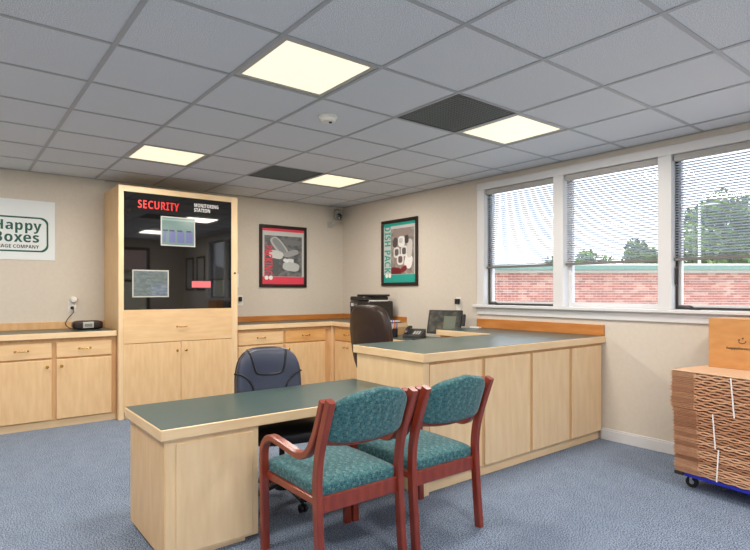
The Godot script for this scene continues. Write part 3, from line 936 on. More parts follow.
func swivel_chair(label: String, at: Vector3, turn: float, back: Vector3, back_y: float, leather: Material, seat_leather: Material, seams: bool, lean := 8.0, back_z := -0.24) -> Node3D:
	# faces local +z
	var t := thing("office_chair", label, "chair", at, turn)
	var st := mb()
	pad(st, Vector3(0.5, 0.1, 0.5), 1, 0.5, 0.4, Transform3D(Basis(), Vector3(0, 0.455, 0.02)), func(p: Vector3) -> Vector3:
		var q := p
		if p.z > 0.12: q.y -= 1.2 * pow(p.z - 0.12, 2)
		return q)
	obj("seat", st, seat_leather, t)
	st = mb()
	pad(st, Vector3(0.44, 0.03, 0.42), 1, 0.5, 0.4, Transform3D(Basis(), Vector3(0, 0.405, 0.0)))
	obj("seat_pan", st, M.black_plastic, t)
	var bxf := Transform3D(Basis(Vector3.RIGHT, deg_to_rad(-lean)), Vector3(0, back_y, back_z))
	var bend := func(p: Vector3) -> Vector3:
		var q := p
		q.z += 0.07 * pow(p.x / (back.x / 2), 2) * 0.6 - 0.03 * cos(p.y / back.y * PI)
		return q
	var e1 := 0.55; var e2 := 0.62
	st = mb()
	pad(st, back, 2, e1, e2, bxf, bend, 64, 20)
	var b := obj("backrest", st, leather, t)
	st = mb()
	pad(st, back * Vector3(1.02, 1.02, 0.5), 2, 0.4, e2, bxf * Transform3D(Basis(), Vector3(0, 0, -0.035)), bend, 56, 12)
	obj("back_shell", st, seat_leather if seams else leather, t)
	if seams:
		var on := func(x: float, y: float) -> Vector3:
			var r := pow(pow(absf(x / (back.x / 2)), 2 / e2) + pow(absf(y / (back.y / 2)), 2 / e2), e2 / e1)
			var z := back.z / 2 * pow(maxf(1.0 - r, 0.0), e1 / 2)
			return bxf * (bend.call(Vector3(x, y, z)) as Vector3)
		var H := back.y / 2
		var lines := [[[-0.145, 0.96], [-0.125, 0.8], [-0.1, 0.5], [-0.08, 0.4], [0.0, 0.37], [0.08, 0.4], [0.1, 0.5], [0.112, 0.72], [0.118, 0.9]],
			[[-0.235, 0.42], [-0.19, 0.38], [-0.14, 0.24], [-0.115, 0.05], [-0.11, -0.4]], [[0.235, 0.42], [0.19, 0.38], [0.14, 0.24], [0.115, 0.05], [0.11, -0.4]]]
		for l in lines:
			var pts := []
			for q in l: pts.append(Vector3(q[0], q[1] * H, 0))
			var dense := spline(pts, 6)
			var on_pts := []
			for q: Vector3 in dense: on_pts.append(on.call(q.x, q.y))
			st = mb()
			tube(st, on_pts, 0.0075, 6)
			tag(obj("seam_piping", st, M.black_leather, b), "dark piping seam")
	st = mb()
	bar(st, rounded([Vector3(0, 0.39, -0.05), Vector3(0, 0.39, back_z - 0.08), Vector3(0, back_y - 0.02, back_z - 0.07)], 0.05), 0.07, 0.012, Vector3.RIGHT, 0.003)
	obj("back_bracket", st, M.black_plastic, t)
	st = mb()
	lathe(st, [[0.0, 0.1], [0.028, 0.1], [0.028, 0.25], [0.018, 0.25], [0.018, 0.4], [0.0, 0.4]], Transform3D.IDENTITY, 16)
	obj("gas_column", st, M.black_plastic, t)
	st = mb()
	lathe(st, [[0.0, 0.062], [0.045, 0.062], [0.048, 0.11], [0.03, 0.125], [0.0, 0.125]], Transform3D.IDENTITY, 18)
	obj("base_hub", st, M.black_plastic, t)
	for k in 5:
		var d := Vector3(sin(k * TAU / 5 + 0.2), 0, cos(k * TAU / 5 + 0.2))
		var side := d.cross(Vector3.UP)
		st = mb()
		bar(st, [d * 0.03 + Vector3.UP * 0.1, d * 0.15 + Vector3.UP * 0.093, d * 0.29 + Vector3.UP * 0.075], 0.042, 0.026, side, 0.006)
		var leg := obj("base_leg", st, M.black_plastic, t)
		st = mb()
		for s: float in [-1.0, 1.0]:
			lathe(st, [[0.0, -0.009], [0.022, -0.009], [0.0255, -0.004], [0.0255, 0.004], [0.022, 0.009], [0.0, 0.009]], Transform3D(Basis(d, side, d.cross(side)).orthonormalized(), d * 0.28 + Vector3.UP * 0.0265 + side * 0.014 * s), 16)
		tube(st, [d * 0.28 + Vector3.UP * 0.03, d * 0.28 + Vector3.UP * 0.068], 0.007, 8)
		obj("caster", st, M.black_plastic, leg)
	return t

func chairs() -> void:
	var a := guest_chair()
	a.position = Vector3(-3.05, 0, 4.278)
	a.set_meta("label", "cherry wood guest chair with teal seat, nearest the desk end")
	a.set_meta("group", "teal upholstered guest chairs")
	var b: Node3D = a.duplicate()
	b.name = numbered("guest_chair")
	add_child(b)
	b.position = Vector3(-2.488, 0, 4.283)
	b.set_meta("label", "cherry wood guest chair with teal seat, against the front counter")
	swivel_chair("navy leather swivel chair with stitched seams behind the low desk", Vector3(-2.91, 0, 3.49), deg_to_rad(-14), Vector3(0.455, 0.6, 0.12), 0.622, M.navy_leather, M.black_leather, true, 8.0, -0.36)
	swivel_chair("dark brown leather executive chair behind the front counter", Vector3(-1.01, 0, 2.27), PI / 2 + 0.16, Vector3(0.5, 0.74, 0.14), 0.81, M.brown_leather, M.brown_leather, false, 9.0, -0.26)

# ------------------------------------------------------------------ walls
func poster(label: String, at: Vector3, turn: float, w: float, h: float, colour: Material, word: String, s: int) -> void:
	var t := thing("framed_poster", label, "poster", at, turn, "framed posters")
	var f := 0.042
	box("frame_rail", Vector3(-w / 2, h / 2 - f, 0), Vector3(w / 2, h / 2, 0.025), M.frame_wood, t, 0.005)
	box("frame_rail", Vector3(-w / 2, -h / 2, 0), Vector3(w / 2, -h / 2 + f, 0.025), M.frame_wood, t, 0.005)
	box("frame_rail", Vector3(-w / 2, -h / 2 + f, 0), Vector3(-w / 2 + f, h / 2 - f, 0.025), M.frame_wood, t, 0.005)
	box("frame_rail", Vector3(w / 2 - f, -h / 2 + f, 0), Vector3(w / 2, h / 2 - f, 0.025), M.frame_wood, t, 0.005)
	var iw := w - 2 * f; var ih := h - 2 * f
	var sheet := box("print_sheet", Vector3(-iw / 2, -ih / 2, 0.001), Vector3(iw / 2, ih / 2, 0.008), M.poster_pale, t, 0.0)
	var pl := -iw / 2; var pt := ih / 2
	box("colour_band", Vector3(pl, -ih / 2, 0.008), Vector3(-pl, -ih / 2 + ih * 0.135, 0.009), colour, sheet, 0.0)
	box("colour_band", Vector3(pl, pt - ih * 0.05, 0.008), Vector3(-pl, pt, 0.009), colour, sheet, 0.0)
	var st := mb()
	var lo := Vector3(pl + iw * (0.05 if s == 0 else 0.24), -ih / 2 + ih * 0.14, 0.0092)
	var hi := Vector3(-pl - iw * 0.05, pt - ih * (0.13 if s == 0 else 0.1), 0.0092)
	var cr := [lo, Vector3(hi.x, lo.y, lo.z), hi, Vector3(lo.x, hi.y, lo.z)]
	var uv := [Vector2(0, 1), Vector2(1, 1), Vector2(1, 0), Vector2(0, 0)]
	for k: int in [0, 2, 1, 0, 3, 2]:
		st.set_normal(Vector3.BACK); st.set_uv(uv[k]); st.add_vertex(cr[k])
	tag(obj("photo_print", st, poster_mat(s), sheet), ["grey photograph of wrapped goods", "grey brown photograph of cups and plates"][s])
	var R := Basis(Vector3.BACK, -PI / 2)
	if s == 0: text(word, sheet, "lettering", Vector3(pl + iw * 0.14, -ih * 0.07, 0.0105), ih * 0.52, iw * 0.19, colour, R, 0.001)
	else: text(word, sheet, "lettering", Vector3(pl + iw * 0.13, ih * 0.06, 0.0105), ih * 0.8, iw * 0.2, colour, R, 0.001)
	var bb := mb()
	for k in 2:
		disc(bb, Vector3.ZERO, iw * 0.045, 0.0012, 16, Transform3D(Basis(Vector3.RIGHT, PI / 2), Vector3(pl + iw * (0.1 + 0.1 * k), -ih / 2 + ih * 0.115, 0.009)))
	obj("badge", bb, M.white_letters, sheet)

func poster_mat(s: int) -> StandardMaterial3D:
	var im := Image.create(160, 200, false, Image.FORMAT_RGB8)
	var n := FastNoiseLite.new()
	n.seed = 61 + s
	n.frequency = 0.03
	var dark: Color = [c8(74, 76, 78), c8(120, 108, 104)][s]
	var lite: Color = [c8(132, 134, 136), c8(176, 166, 160)][s]
	var shapes := []
	if s == 0: # a wrapped bundle lying across, hands and paper below
		shapes = [[62, 52, 22, 52, -0.6, c8(186, 190, 190)], [62, 50, 14, 44, -0.6, c8(140, 146, 148)], [48, 92, 30, 20, 0.2, c8(214, 216, 214)], [112, 84, 34, 14, -0.35, c8(160, 162, 164)], [118, 30, 40, 14, 0.05, c8(120, 122, 124)],
			[108, 122, 16, 12, 0.0, c8(226, 228, 226)], [112, 150, 36, 22, 0.15, c8(196, 200, 200)], [90, 120, 12, 9, 0.4, c8(238, 238, 236)], [30, 150, 32, 40, 0.0, c8(92, 94, 96)]]
	else: # cups and plates seen from above in a carton
		shapes = [[80, 20, 60, 18, 0.0, c8(150, 136, 130)], [74, 58, 24, 24, 0.0, c8(232, 232, 230)], [70, 54, 13, 11, 0.0, c8(196, 196, 194)], [40, 104, 22, 24, 0.0, c8(222, 220, 216)], [40, 104, 14, 15, 0.0, c8(96, 92, 92)],
			[92, 100, 22, 24, 0.0, c8(226, 224, 220)], [92, 100, 14, 15, 0.0, c8(88, 84, 86)], [66, 136, 24, 24, 0.0, c8(230, 228, 226)], [66, 136, 15, 15, 0.0, c8(104, 84, 84)], [122, 146, 26, 30, 0.3, c8(238, 236, 234)], [130, 90, 18, 40, 0.1, c8(206, 202, 198)],
			[34, 186, 40, 16, 0.1, c8(112, 30, 36)], [90, 178, 22, 12, -0.4, c8(126, 40, 44)], [30, 60, 16, 22, 0.3, c8(78, 70, 72)], [110, 50, 14, 18, 0.0, c8(66, 60, 62)]]
	for y in 200:
		for x in 160:
			var c := dark.lerp(lite, 0.5 + 0.8 * n.get_noise_2d(x, y))
			for q in shapes:
				var d := (Vector2(x, y) - Vector2(q[0], q[1])).rotated(-q[4])
				if absf(pow(absf(d.x / q[2]), 3) + pow(absf(d.y / q[3]), 3)) < 1.0:
					c = (q[5] as Color).lerp(dark, 0.25 * absf(n.get_noise_2d(x * 4.0, y * 4.0)))
			im.set_pixel(x, y, c)
	var m := mat("poster_print_%d" % s, Color.WHITE, 0.35)
	m.albedo_texture = ImageTexture.create_from_image(im)
	return m

func on_the_walls() -> void:
	poster("framed poster with red bands and the word PACKING", Vector3(-0.99, 1.782, 0), 0, 0.72, 0.835, M.poster_red, "PACKING", 0)
	poster("framed teal poster with the words DISH PACK and cups", Vector3(0, 1.812, 1.275), -PI / 2, 0.71, 0.86, M.poster_teal, "DISH PACK", 1)
	# white sign at the left edge
	var t := thing("wall_sign", "white sign with green rounded border reading Happy Boxes", "sign", Vector3(-4.42, 1.94, 0))
	box("board", Vector3(0.074, -0.308, 0.0), Vector3(0.732, 0.305, 0.006), M.sign_white, t, 0.001)
	var st := mb()
	var R := 0.07
	var pts := []
	for k in 33:
		var a := TAU * k / 32.0
		var sx := 1.0 if cos(a) > 0 else -1.0; var sy := 1.0 if sin(a) > 0 else -1.0
		pts.append(Vector3(0.403 + sx * (0.268 - R) + cos(a) * R, -0.047 + sy * (0.18 - R) + sin(a) * R, 0))
	for k in 32:
		var p: Vector3 = pts[k]; var q: Vector3 = pts[k + 1]
		var cc := Vector3(0.403, -0.047, 0)
		var np: Vector3 = (p - cc); var nq: Vector3 = (q - cc)
		var ip := cc + Vector3(np.x - signf(np.x) * 0.016, np.y - signf(np.y) * 0.016, 0); var iq := cc + Vector3(nq.x - signf(nq.x) * 0.016, nq.y - signf(nq.y) * 0.016, 0)
		var Z := Vector3(0, 0, 0.0072)
		quad(st, p + Z, q + Z, iq + Z, ip + Z, Vector3.BACK)
	tag(obj("border", st, M.sign_green, t), "green rounded border line")
	text("Happy", t, "lettering", Vector3(0.408, 0.027, 0.0072), 0.405, 0.128, M.sign_green, Basis(), 0.001)
	text("Boxes", t, "lettering", Vector3(0.395, -0.078, 0.0072), 0.385, 0.1, M.sign_green, Basis(), 0.001)
	text("STORAGE COMPANY", t, "lettering", Vector3(0.368, -0.172, 0.0072), 0.436, 0.034, M.print_black, Basis(), 0.001)
	# outlets and plugs
	t = thing("wall_outlet", "white wall outlet with a black plug above the small radio", "outlet", Vector3(-3.53, 1.15, 0))
	box("cover_plate", Vector3(-0.038, -0.06, 0), Vector3(0.038, 0.06, 0.006), M.white_plastic, t, 0.003)
	box("plug", Vector3(-0.016, -0.03, 0.006), Vector3(0.014, 0.0, 0.034), M.black_plastic, t, 0.005)
	st = mb()
	lathe(st, [[0.0, 0.0], [0.034, 0.0], [0.034, 0.03], [0.026, 0.045], [0.0, 0.05]], Transform3D(Basis(Vector3.RIGHT, PI / 2), Vector3(0.01, 0.072, 0.006)), 18)
	tag(obj("night_light", st, M.white_plastic, t), "round white plug-in unit")
	t = thing("wall_outlet", "white wall outlet with a black plug beside the tall cabinet", "outlet", Vector3(-1.615, 1.19, 0))
	box("cover_plate", Vector3(-0.038, -0.065, 0), Vector3(0.038, 0.065, 0.006), M.white_plastic, t, 0.003)
	box("plug", Vector3(-0.028, -0.01, 0.006), Vector3(0.012, 0.05, 0.045), M.black_plastic, t, 0.007)
	t = thing("wall_outlet", "white wall outlet with a black adapter left of the windows", "outlet", Vector3(0, 1.17, 2.305), -PI / 2)
	box("cover_plate", Vector3(-0.038, -0.075, 0), Vector3(0.038, 0.075, 0.006), M.white_plastic, t, 0.003)
	box("adapter", Vector3(-0.026, -0.005, 0.006), Vector3(0.026, 0.055, 0.05), M.black_plastic, t, 0.006)
	t = thing("wall_switch", "white switch plate on the wall beside the tall cabinet", "switch", Vector3(-1.672, 1.445, 0))
	box("cover_plate", Vector3(-0.038, -0.085, 0.0), Vector3(0.038, 0.085, 0.012), M.white_plastic, t, 0.004)
	box("toggle", Vector3(0.004, -0.02, 0.012), Vector3(0.018, 0.02, 0.02), M.white_plastic, t, 0.003)
	# two more framed prints on the window wall, seen only in the black glass
	for k in 2:
		var p := thing("framed_print", ["dark framed print beyond the windows, nearer the glass", "dark framed print beyond the windows, nearer the corner"][k], "picture", Vector3(0, 1.72, 6.95 + 0.72 * k), -PI / 2, "prints beyond the windows")
		for s: float in [-1.0, 1.0]:
			box("frame_rail", Vector3(-0.25, s * 0.37 - 0.02, 0), Vector3(0.25, s * 0.37 + 0.02, 0.02), M.frame_wood, p, 0.003)
			box("frame_rail", Vector3(s * 0.23 - 0.02, -0.35, 0), Vector3(s * 0.23 + 0.02, 0.35, 0.02), M.frame_wood, p, 0.003)
		box("print_sheet", Vector3(-0.21, -0.35, 0.001), Vector3(0.21, 0.35, 0.006), M.poster_pale, p, 0.0)

# ------------------------------------------------------------------ cartons on the dolly
func box_stack() -> void:
	var e := Vector3(-0.15, 0, 0.989).normalized()     # along the visible face
	var inn := Vector3(0.989, 0, 0.15).normalized()    # into the stack
	var B := Basis(e, Vector3.UP, inn)
	if B.determinant() < 0: B = Basis(e, Vector3.UP, inn)
	var o := Vector3(-0.744, 0, 4.945)
	var L := 0.92; var D := 0.6
	var turn := atan2(-e.z, e.x)
	# in local space of each thing: x along the face, -z into the stack
	var d := thing("dolly", "blue flat dolly on black casters under the cardboard bundles", "dolly", o, turn)
	box("deck", Vector3(0.06, 0.088, -D + 0.03), Vector3(L - 0.06, 0.112, -0.012), M.dolly_blue, d, 0.004)
	box("corner_bumper", Vector3(0.0, 0.09, -0.1), Vector3(0.06, 0.112, 0.002), M.rubber, d, 0.004)
	for p: Vector3 in [Vector3(0.07, 0, -0.09), Vector3(L - 0.08, 0, -0.09), Vector3(0.07, 0, -D + 0.1), Vector3(L - 0.08, 0, -D + 0.1)]:
		var st := mb()
		lathe(st, [[0.0, -0.012], [0.034, -0.012], [0.038, -0.008], [0.038, 0.008], [0.034, 0.012], [0.0, 0.012]], Transform3D(Basis(Vector3.RIGHT, PI / 2) * Basis(Vector3.FORWARD, 0.3), p + Vector3(0, 0.038, 0)), 20)
		var c := obj("caster", st, M.rubber, d)
		st = mb()
		lathe(st, [[0.0, -0.014], [0.014, -0.014], [0.014, 0.014], [0.0, 0.014]], Transform3D(Basis(Vector3.RIGHT, PI / 2) * Basis(Vector3.FORWARD, 0.3), p + Vector3(0, 0.038, 0)), 14)
		bx(st, p + Vector3(-0.02, 0.07, -0.02), p + Vector3(0.02, 0.089, 0.02), 0.003)
		bx(st, p + Vector3(-0.008, 0.03, 0.015), p + Vector3(0.008, 0.08, 0.018)); bx(st, p + Vector3(-0.008, 0.03, -0.018), p + Vector3(0.008, 0.08, -0.015))
		obj("caster_fork", st, M.steel, c)
	var y := 0.1135
	var names := ["lowest of three bundles of flat cardboard boxes, on the dolly", "middle of three bundles of flat cardboard boxes", "topmost of three bundles of flat cardboard boxes, under the carton"]
	var hs := [0.205, 0.215, 0.24]
	var sx := [0.285, 0.275, 0.395]
	for k in 3:
		var h: float = hs[k]
		var t := thing("cardboard_bundle", names[k], "cardboard", o + e * [0.0, -0.01, -0.022][k] + Vector3(0, y, 0), turn + [0.006, -0.004, 0.0][k], "strapped bundles of flat boxes")
		var n := 7
		var ly := h / n
		for i in n:
			var st := mb()
			var jx := rng.randf_range(-0.006, 0.006); var jz := rng.randf_range(-0.006, 0.004)
			flat_box(st, Vector3(jx, i * ly, jz), L, D, ly, i + k * 3)
			obj("flattened_box", st, M["board_%d" % rng.randi_range(0, 3)], t)
		var ss := mb()
		var slant: float = [-0.006, 0.008, 0.01][k]
		bar(ss, [Vector3(sx[k] + slant, -0.001 if k else 0.002, 0.011), Vector3(sx[k] - slant, h + 0.001, 0.011)], 0.009, 0.002, Vector3.RIGHT, 0.0005)
		obj("strap", ss, M.strap, t)
		y += h + 0.002
	var top := thing("cardboard_sheet", "pale flat cardboard sheet on top of the bundles", "cardboard", o - e * 0.024 + Vector3(0, y, 0), turn)
	box("sheet", Vector3(0.0, 0, -D), Vector3(L, 0.005, 0.0), M.board_top, top, 0.001)
	y += 0.005
	# the closed carton
	var c := thing("carton", "closed brown carton with a printed smiling face, on the cardboard bundles", "box", Vector3(-0.4, y, 5.03), -PI / 2)
	var H := 0.335
	box("body", Vector3(0, 0, -0.33), Vector3(0.46, H, 0), M.carton, c, 0.003)
	box("lid_flap", Vector3(0.0, H, -0.164), Vector3(0.46, H + 0.004, 0.0), M.carton, c, 0.001)
	box("lid_flap", Vector3(0.0, H, -0.33), Vector3(0.46, H + 0.004, -0.166), M.carton, c, 0.001)
	text("happyboxes.", c, "lettering", Vector3(0.184, 0.14, 0.0008), 0.144, 0.022, M.print_black, Basis(), 0.0008)
	var st3 := mb()
	for q: Vector2 in [Vector2(0.186, 0.199), Vector2(0.208, 0.21)]:
		disc(st3, Vector3.ZERO, 0.0055, 0.001, 12, Transform3D(Basis(Vector3.RIGHT, PI / 2), Vector3(q.x, q.y, 0.0)))
	var arc := []
	for k in 13:
		var a := PI + 0.25 + k * (PI - 0.2) / 12.0
		arc.append(Vector3(0.204 + cos(a) * 0.022, 0.194 + sin(a) * 0.018, 0.0006))
	tube(st3, arc, 0.0025, 5)
	tag(obj("smile_print", st3, M.print_black, c), "printed smiling face mark")

func flat_box(st: SurfaceTool, o: Vector3, L: float, D: float, h: float, ph: int) -> void:
	# two rippled plies with a lens of air between them, and a stack of thin flap plies at the left end
	var cut := 0.155
	for s in 2:
		var base := o + Vector3(0, (0.275 + 0.45 * s) * h, 0)
		var seg := 34
		var th := h * 0.155
		for i in seg:
			var x0 := cut + (L - cut) * i / seg; var x1 := cut + (L - cut) * (i + 1) / seg
			var w0 := sin(x0 * 72.0 + (PI if s else 0.0) + ph * 1.7) * h * 0.115; var w1 := sin(x1 * 72.0 + (PI if s else 0.0) + ph * 1.7) * h * 0.115
			var a := base + Vector3(x0, w0, 0); var b := base + Vector3(x1, w1, 0)
			var T := Vector3(0, th, 0); var I := Vector3(0, 0, -D)
			quad(st, a - T, b - T, b + T, a + T, Vector3.BACK)
			var n := Vector3(-(w1 - w0), x1 - x0, 0).normalized()
			quad(st, a + T, b + T, b + T + I, a + T + I, n)
			quad(st, a - T, b - T, b - T + I, a - T + I, -n)
	for s in 6:
		var j := 0.005 * sin(ph * 2.3 + s * 1.9)
		var y0 := o.y + h * (0.02 + 0.163 * s)
		var st_off := 0.003 * sin(ph * 5.1 + s * 2.7)
		bx(st, Vector3(o.x + j, y0, -D), Vector3(o.x + cut + 0.01, y0 + h * 0.085, o.z + st_off))
	bx(st, Vector3(o.x + 0.01, o.y + h * 0.05, -D + 0.01), Vector3(o.x + L - 0.01, o.y + h * 0.98, o.z - 0.03))

# ------------------------------------------------------------------ small things
func small_things() -> void:
	var Y := CT + 0.001
	# radio clock on the left counter
	var t := thing("clock_radio", "small dark clock radio with pale display on the left counter", "radio", Vector3(-3.435, CT + 0.0005, 0.29))
	var st := mb()
	pad(st, Vector3(0.285, 0.094, 0.13), 1, 0.5, 0.4, Transform3D(Basis(), Vector3(0, 0.047, 0)))
	obj("body", st, M.radio_brown, t)
	box("display_face", Vector3(-0.052, 0.018, 0.045), Vector3(0.048, 0.082, 0.068), M.light_grey, t, 0.004)
	box("display_screen", Vector3(-0.038, 0.03, 0.068), Vector3(0.034, 0.062, 0.0695), M.mid_grey, t, 0.0)
	t = thing("power_cord", "black power cord from outlet to the clock radio", "cord", Vector3(-3.53, 1.12, 0.04))
	st = mb()
	tube(st, spline([Vector3(0, 0.012, -0.004), Vector3(0.005, -0.03, 0.02), Vector3(-0.045, -0.09, 0.03), Vector3(-0.075, -0.15, 0.05), Vector3(-0.05, -0.19, 0.1), Vector3(0.0, -0.2, 0.16), Vector3(0.02, -0.19, 0.19)], 6), 0.0045, 6)
	obj("cable", st, M.black_plastic, t)
	# printer
	t = thing("printer", "black multifunction printer on the corner counter", "printer", Vector3(-0.3, Y, 1.07), -PI / 2)
	box("body", Vector3(-0.2, 0.0, -0.2), Vector3(0.2, 0.27, 0.2), M.printer_black, t, 0.012)
	box("scanner_lid", Vector3(-0.2, 0.274, -0.2), Vector3(0.1, 0.33, 0.2), M.printer_black, t, 0.012)
	box("document_feeder", Vector3(-0.16, 0.33, -0.17), Vector3(0.17, 0.355, 0.12), M.black_plastic, t, 0.008)
	var cp := box("control_panel", Vector3(-0.19, 0.19, 0.2), Vector3(-0.015, 0.262, 0.206), M.dark_grey, t, 0.002)
	box("display_screen", Vector3(-0.165, 0.205, 0.206), Vector3(-0.11, 0.245, 0.2075), M.light_grey, cp, 0.0)
	for k in 3: box("button", Vector3(-0.095 + k * 0.022, 0.215, 0.206), Vector3(-0.082 + k * 0.022, 0.235, 0.209), M.mid_grey, cp, 0.001)
	box("paper_tray", Vector3(-0.18, 0.02, 0.2), Vector3(0.18, 0.09, 0.212), M.dark_grey, t, 0.004)
	box("output_paper", Vector3(0.1, 0.27, -0.12), Vector3(0.19, 0.284, 0.12), M.white_letters, t, 0.0)
	# papers behind the brown chair
	t = thing("desk_tray", "dark desk tray with papers beside the printer", "tray", Vector3(-0.24, Y, 1.36), -PI / 2)
	box("tray_base", Vector3(-0.04, 0, -0.15), Vector3(0.05, 0.01, 0.2), M.black_plastic, t, 0.002)
	box("tray_wall", Vector3(-0.04, 0.01, 0.19), Vector3(0.05, 0.045, 0.2), M.black_plastic, t, 0.002)
	box("paper", Vector3(-0.03, 0.01, -0.14), Vector3(0.04, 0.028, 0.18), M.white_letters, t, 0.0)
	# low worktop: pen cup, phone, monitor, keyboard
	var W := 0.768
	t = thing("pen_cup", "dark pen cup with pens beside the phone", "pen cup", Vector3(-0.42, W, 1.66))
	st = mb()
	lathe(st, [[0.0, 0.0], [0.042, 0.0], [0.045, 0.1], [0.041, 0.1], [0.038, 0.004], [0.0, 0.004]], Transform3D.IDENTITY, 20)
	obj("cup", st, M.black_plastic, t)
	for k in 7:
		st = mb()
		var a := k * 0.9
		tube(st, [Vector3(cos(a) * 0.02, 0.006, sin(a) * 0.02), Vector3(cos(a + 0.3) * 0.038, 0.15 + 0.07 * fmod(k * 0.37, 1.0), sin(a + 0.3) * 0.038)], 0.0042, 6)
		obj("pen", st, [M.black_plastic, M.pen_blue, M.red_letters, M.white_letters][k % 4], t)
	t = thing("desk_ornament", "bright blue round desk ornament by the pen cup", "ornament", Vector3(-0.5, W, 1.63))
	st = mb()
	lathe(st, [[0.0, 0.0], [0.03, 0.0], [0.03, 0.008], [0.008, 0.014], [0.008, 0.05], [0.0, 0.05]], Transform3D.IDENTITY, 16)
	obj("stand", st, M.black_plastic, t)
	st = mb()
	pad(st, Vector3(0.075, 0.075, 0.075), 1, 1.0, 1.0, Transform3D(Basis(), Vector3(0, 0.078, 0)), null, 20, 12)
	obj("ball", st, M.pen_blue, t)
	t = thing("desk_phone", "grey desk telephone with dark handset, left of the monitor", "telephone", Vector3(-0.28, W, 1.86), -PI / 2 + 0.5)
	st = mb()
	var wedge := [Vector3(-0.11, 0, 0.1), Vector3(0.11, 0, 0.1), Vector3(0.11, 0, -0.1), Vector3(-0.11, 0, -0.1), Vector3(-0.11, 0.03, 0.1), Vector3(0.11, 0.03, 0.1), Vector3(0.11, 0.1, -0.1), Vector3(-0.11, 0.1, -0.1)]
	for q in [[0, 1, 5, 4, Vector3.BACK], [1, 2, 6, 5, Vector3.RIGHT], [2, 3, 7, 6, Vector3.FORWARD], [3, 0, 4, 7, Vector3.LEFT], [4, 5, 6, 7, Vector3(0, 0.94, 0.33)], [0, 1, 2, 3, Vector3.DOWN]]:
		quad(st, wedge[q[0]], wedge[q[1]], wedge[q[2]], wedge[q[3]], q[4])
	obj("body", st, M.dark_grey, t)
	var slope := Transform3D(Basis(Vector3.RIGHT, atan2(0.07, 0.2)), Vector3(0, 0.066, 0))
	for r in 4:
		for c in 3:
			st = mb()
			bx(st, Vector3(0.0 + c * 0.03, 0.0, -0.02 + r * 0.024), Vector3(0.022 + c * 0.03, 0.006, -0.003 + r * 0.024), 0.001, slope)
			obj("key", st, M.light_grey, t)
	st = mb()
	bx(st, Vector3(0.0, 0.0, -0.085), Vector3(0.09, 0.004, -0.04), 0.001, slope)
	obj("display_screen", st, M.dark_grey, t)
	st = mb()
	bar(st, spline([slope * Vector3(-0.07, 0.02, 0.09), slope * Vector3(-0.07, 0.04, 0.06), slope * Vector3(-0.07, 0.046, 0.0), slope * Vector3(-0.07, 0.04, -0.06), slope * Vector3(-0.07, 0.02, -0.09)], 4), 0.042, 0.024, Vector3.RIGHT, 0.006)
	obj("handset", st, M.black_plastic, t)
	t = thing("computer_monitor", "black flat computer monitor tilted back on the low worktop", "monitor", Vector3(-0.27, W, 2.34), -1.15)
	var tilt := Transform3D(Basis(Vector3.RIGHT, deg_to_rad(-20)), Vector3(0, 0.205, 0))
	st = mb()
	bx(st, Vector3(-0.195, -0.135, -0.02), Vector3(0.195, 0.135, 0.01), 0.005, tilt)
	var mbody := obj("bezel", st, M.black_plastic, t)
	st = mb()
	var qa := [Vector3(-0.175, -0.115, 0.0106), Vector3(0.175, -0.115, 0.0106), Vector3(0.175, 0.118, 0.0106), Vector3(-0.175, 0.118, 0.0106)]
	var uv := [Vector2(0, 1), Vector2(1, 1), Vector2(1, 0), Vector2(0, 0)]
	for k: int in [0, 2, 1, 0, 3, 2]:
		st.set_normal(tilt.basis * Vector3.BACK); st.set_uv(uv[k]); st.add_vertex(tilt * (qa[k] as Vector3))
	tag(obj("display_screen", st, desktop_mat(), mbody), "lit screen with a pale window shape")
	st = mb()
	bx(st, Vector3(-0.03, 0.0, -0.06), Vector3(0.03, 0.2, -0.035), 0.004)
	obj("stand_neck", st, M.black_plastic, t)
	box("stand_foot", Vector3(-0.1, 0, -0.1), Vector3(0.1, 0.012, 0.07), M.black_plastic, t, 0.004)
	st = mb()
	bx(st, Vector3(0.197, -0.04, -0.015), Vector3(0.235, 0.09, 0.012), 0.005, tilt)
	obj("side_speaker", st, M.black_plastic, t)
	t = thing("keyboard", "black keyboard in front of the monitor", "keyboard", Vector3(-0.52, W, 2.3), -PI / 2)
	box("base", Vector3(-0.15, 0, -0.065), Vector3(0.15, 0.016, 0.065), M.black_plastic, t, 0.004)
	var ks := mb()
	for r in 5:
		for c in 15: bx(ks, Vector3(-0.143 + c * 0.0192, 0.016, -0.056 + r * 0.0225), Vector3(-0.1268 + c * 0.0192, 0.022, -0.0365 + r * 0.0225))
	tag(obj("key_field", ks, M.dark_grey, t), "", "", "", "stuff")
	t = thing("paper_slip", "small white slip on the counter below the window", "paper", Vector3(-0.12, 0.9174, 2.66))
	box("sheet", Vector3(-0.03, 0, -0.06), Vector3(0.03, 0.012, 0.06), M.white_letters, t, 0.002)

func desktop_mat() -> StandardMaterial3D:
	var im := Image.create(128, 96, false, Image.FORMAT_RGB8)
	im.fill(c8(54, 52, 40))
	var n := FastNoiseLite.new()
	n.seed = 77
	n.frequency = 0.05
	for y in 96:
		for x in 128:
			im.set_pixel(x, y, c8(44, 40, 30).lerp(c8(122, 116, 88), clampf(0.3 + 1.2 * n.get_noise_2d(x * 0.45, y * 0.45), 0, 1)))
	im.fill_rect(Rect2i(62, 22, 50, 60), c8(142, 146, 120))
	im.fill_rect(Rect2i(46, 30, 14, 20), c8(30, 34, 28))
	var m := mat("desktop_screen", Color(0.2, 0.2, 0.2), 0.5)
	m.albedo_texture = ImageTexture.create_from_image(im)
	m.emission_enabled = true
	m.emission_texture = m.albedo_texture
	m.emission = Color.WHITE
	m.emission_operator = BaseMaterial3D.EMISSION_OP_MULTIPLY
	m.emission_energy_multiplier = 0.45
	return m

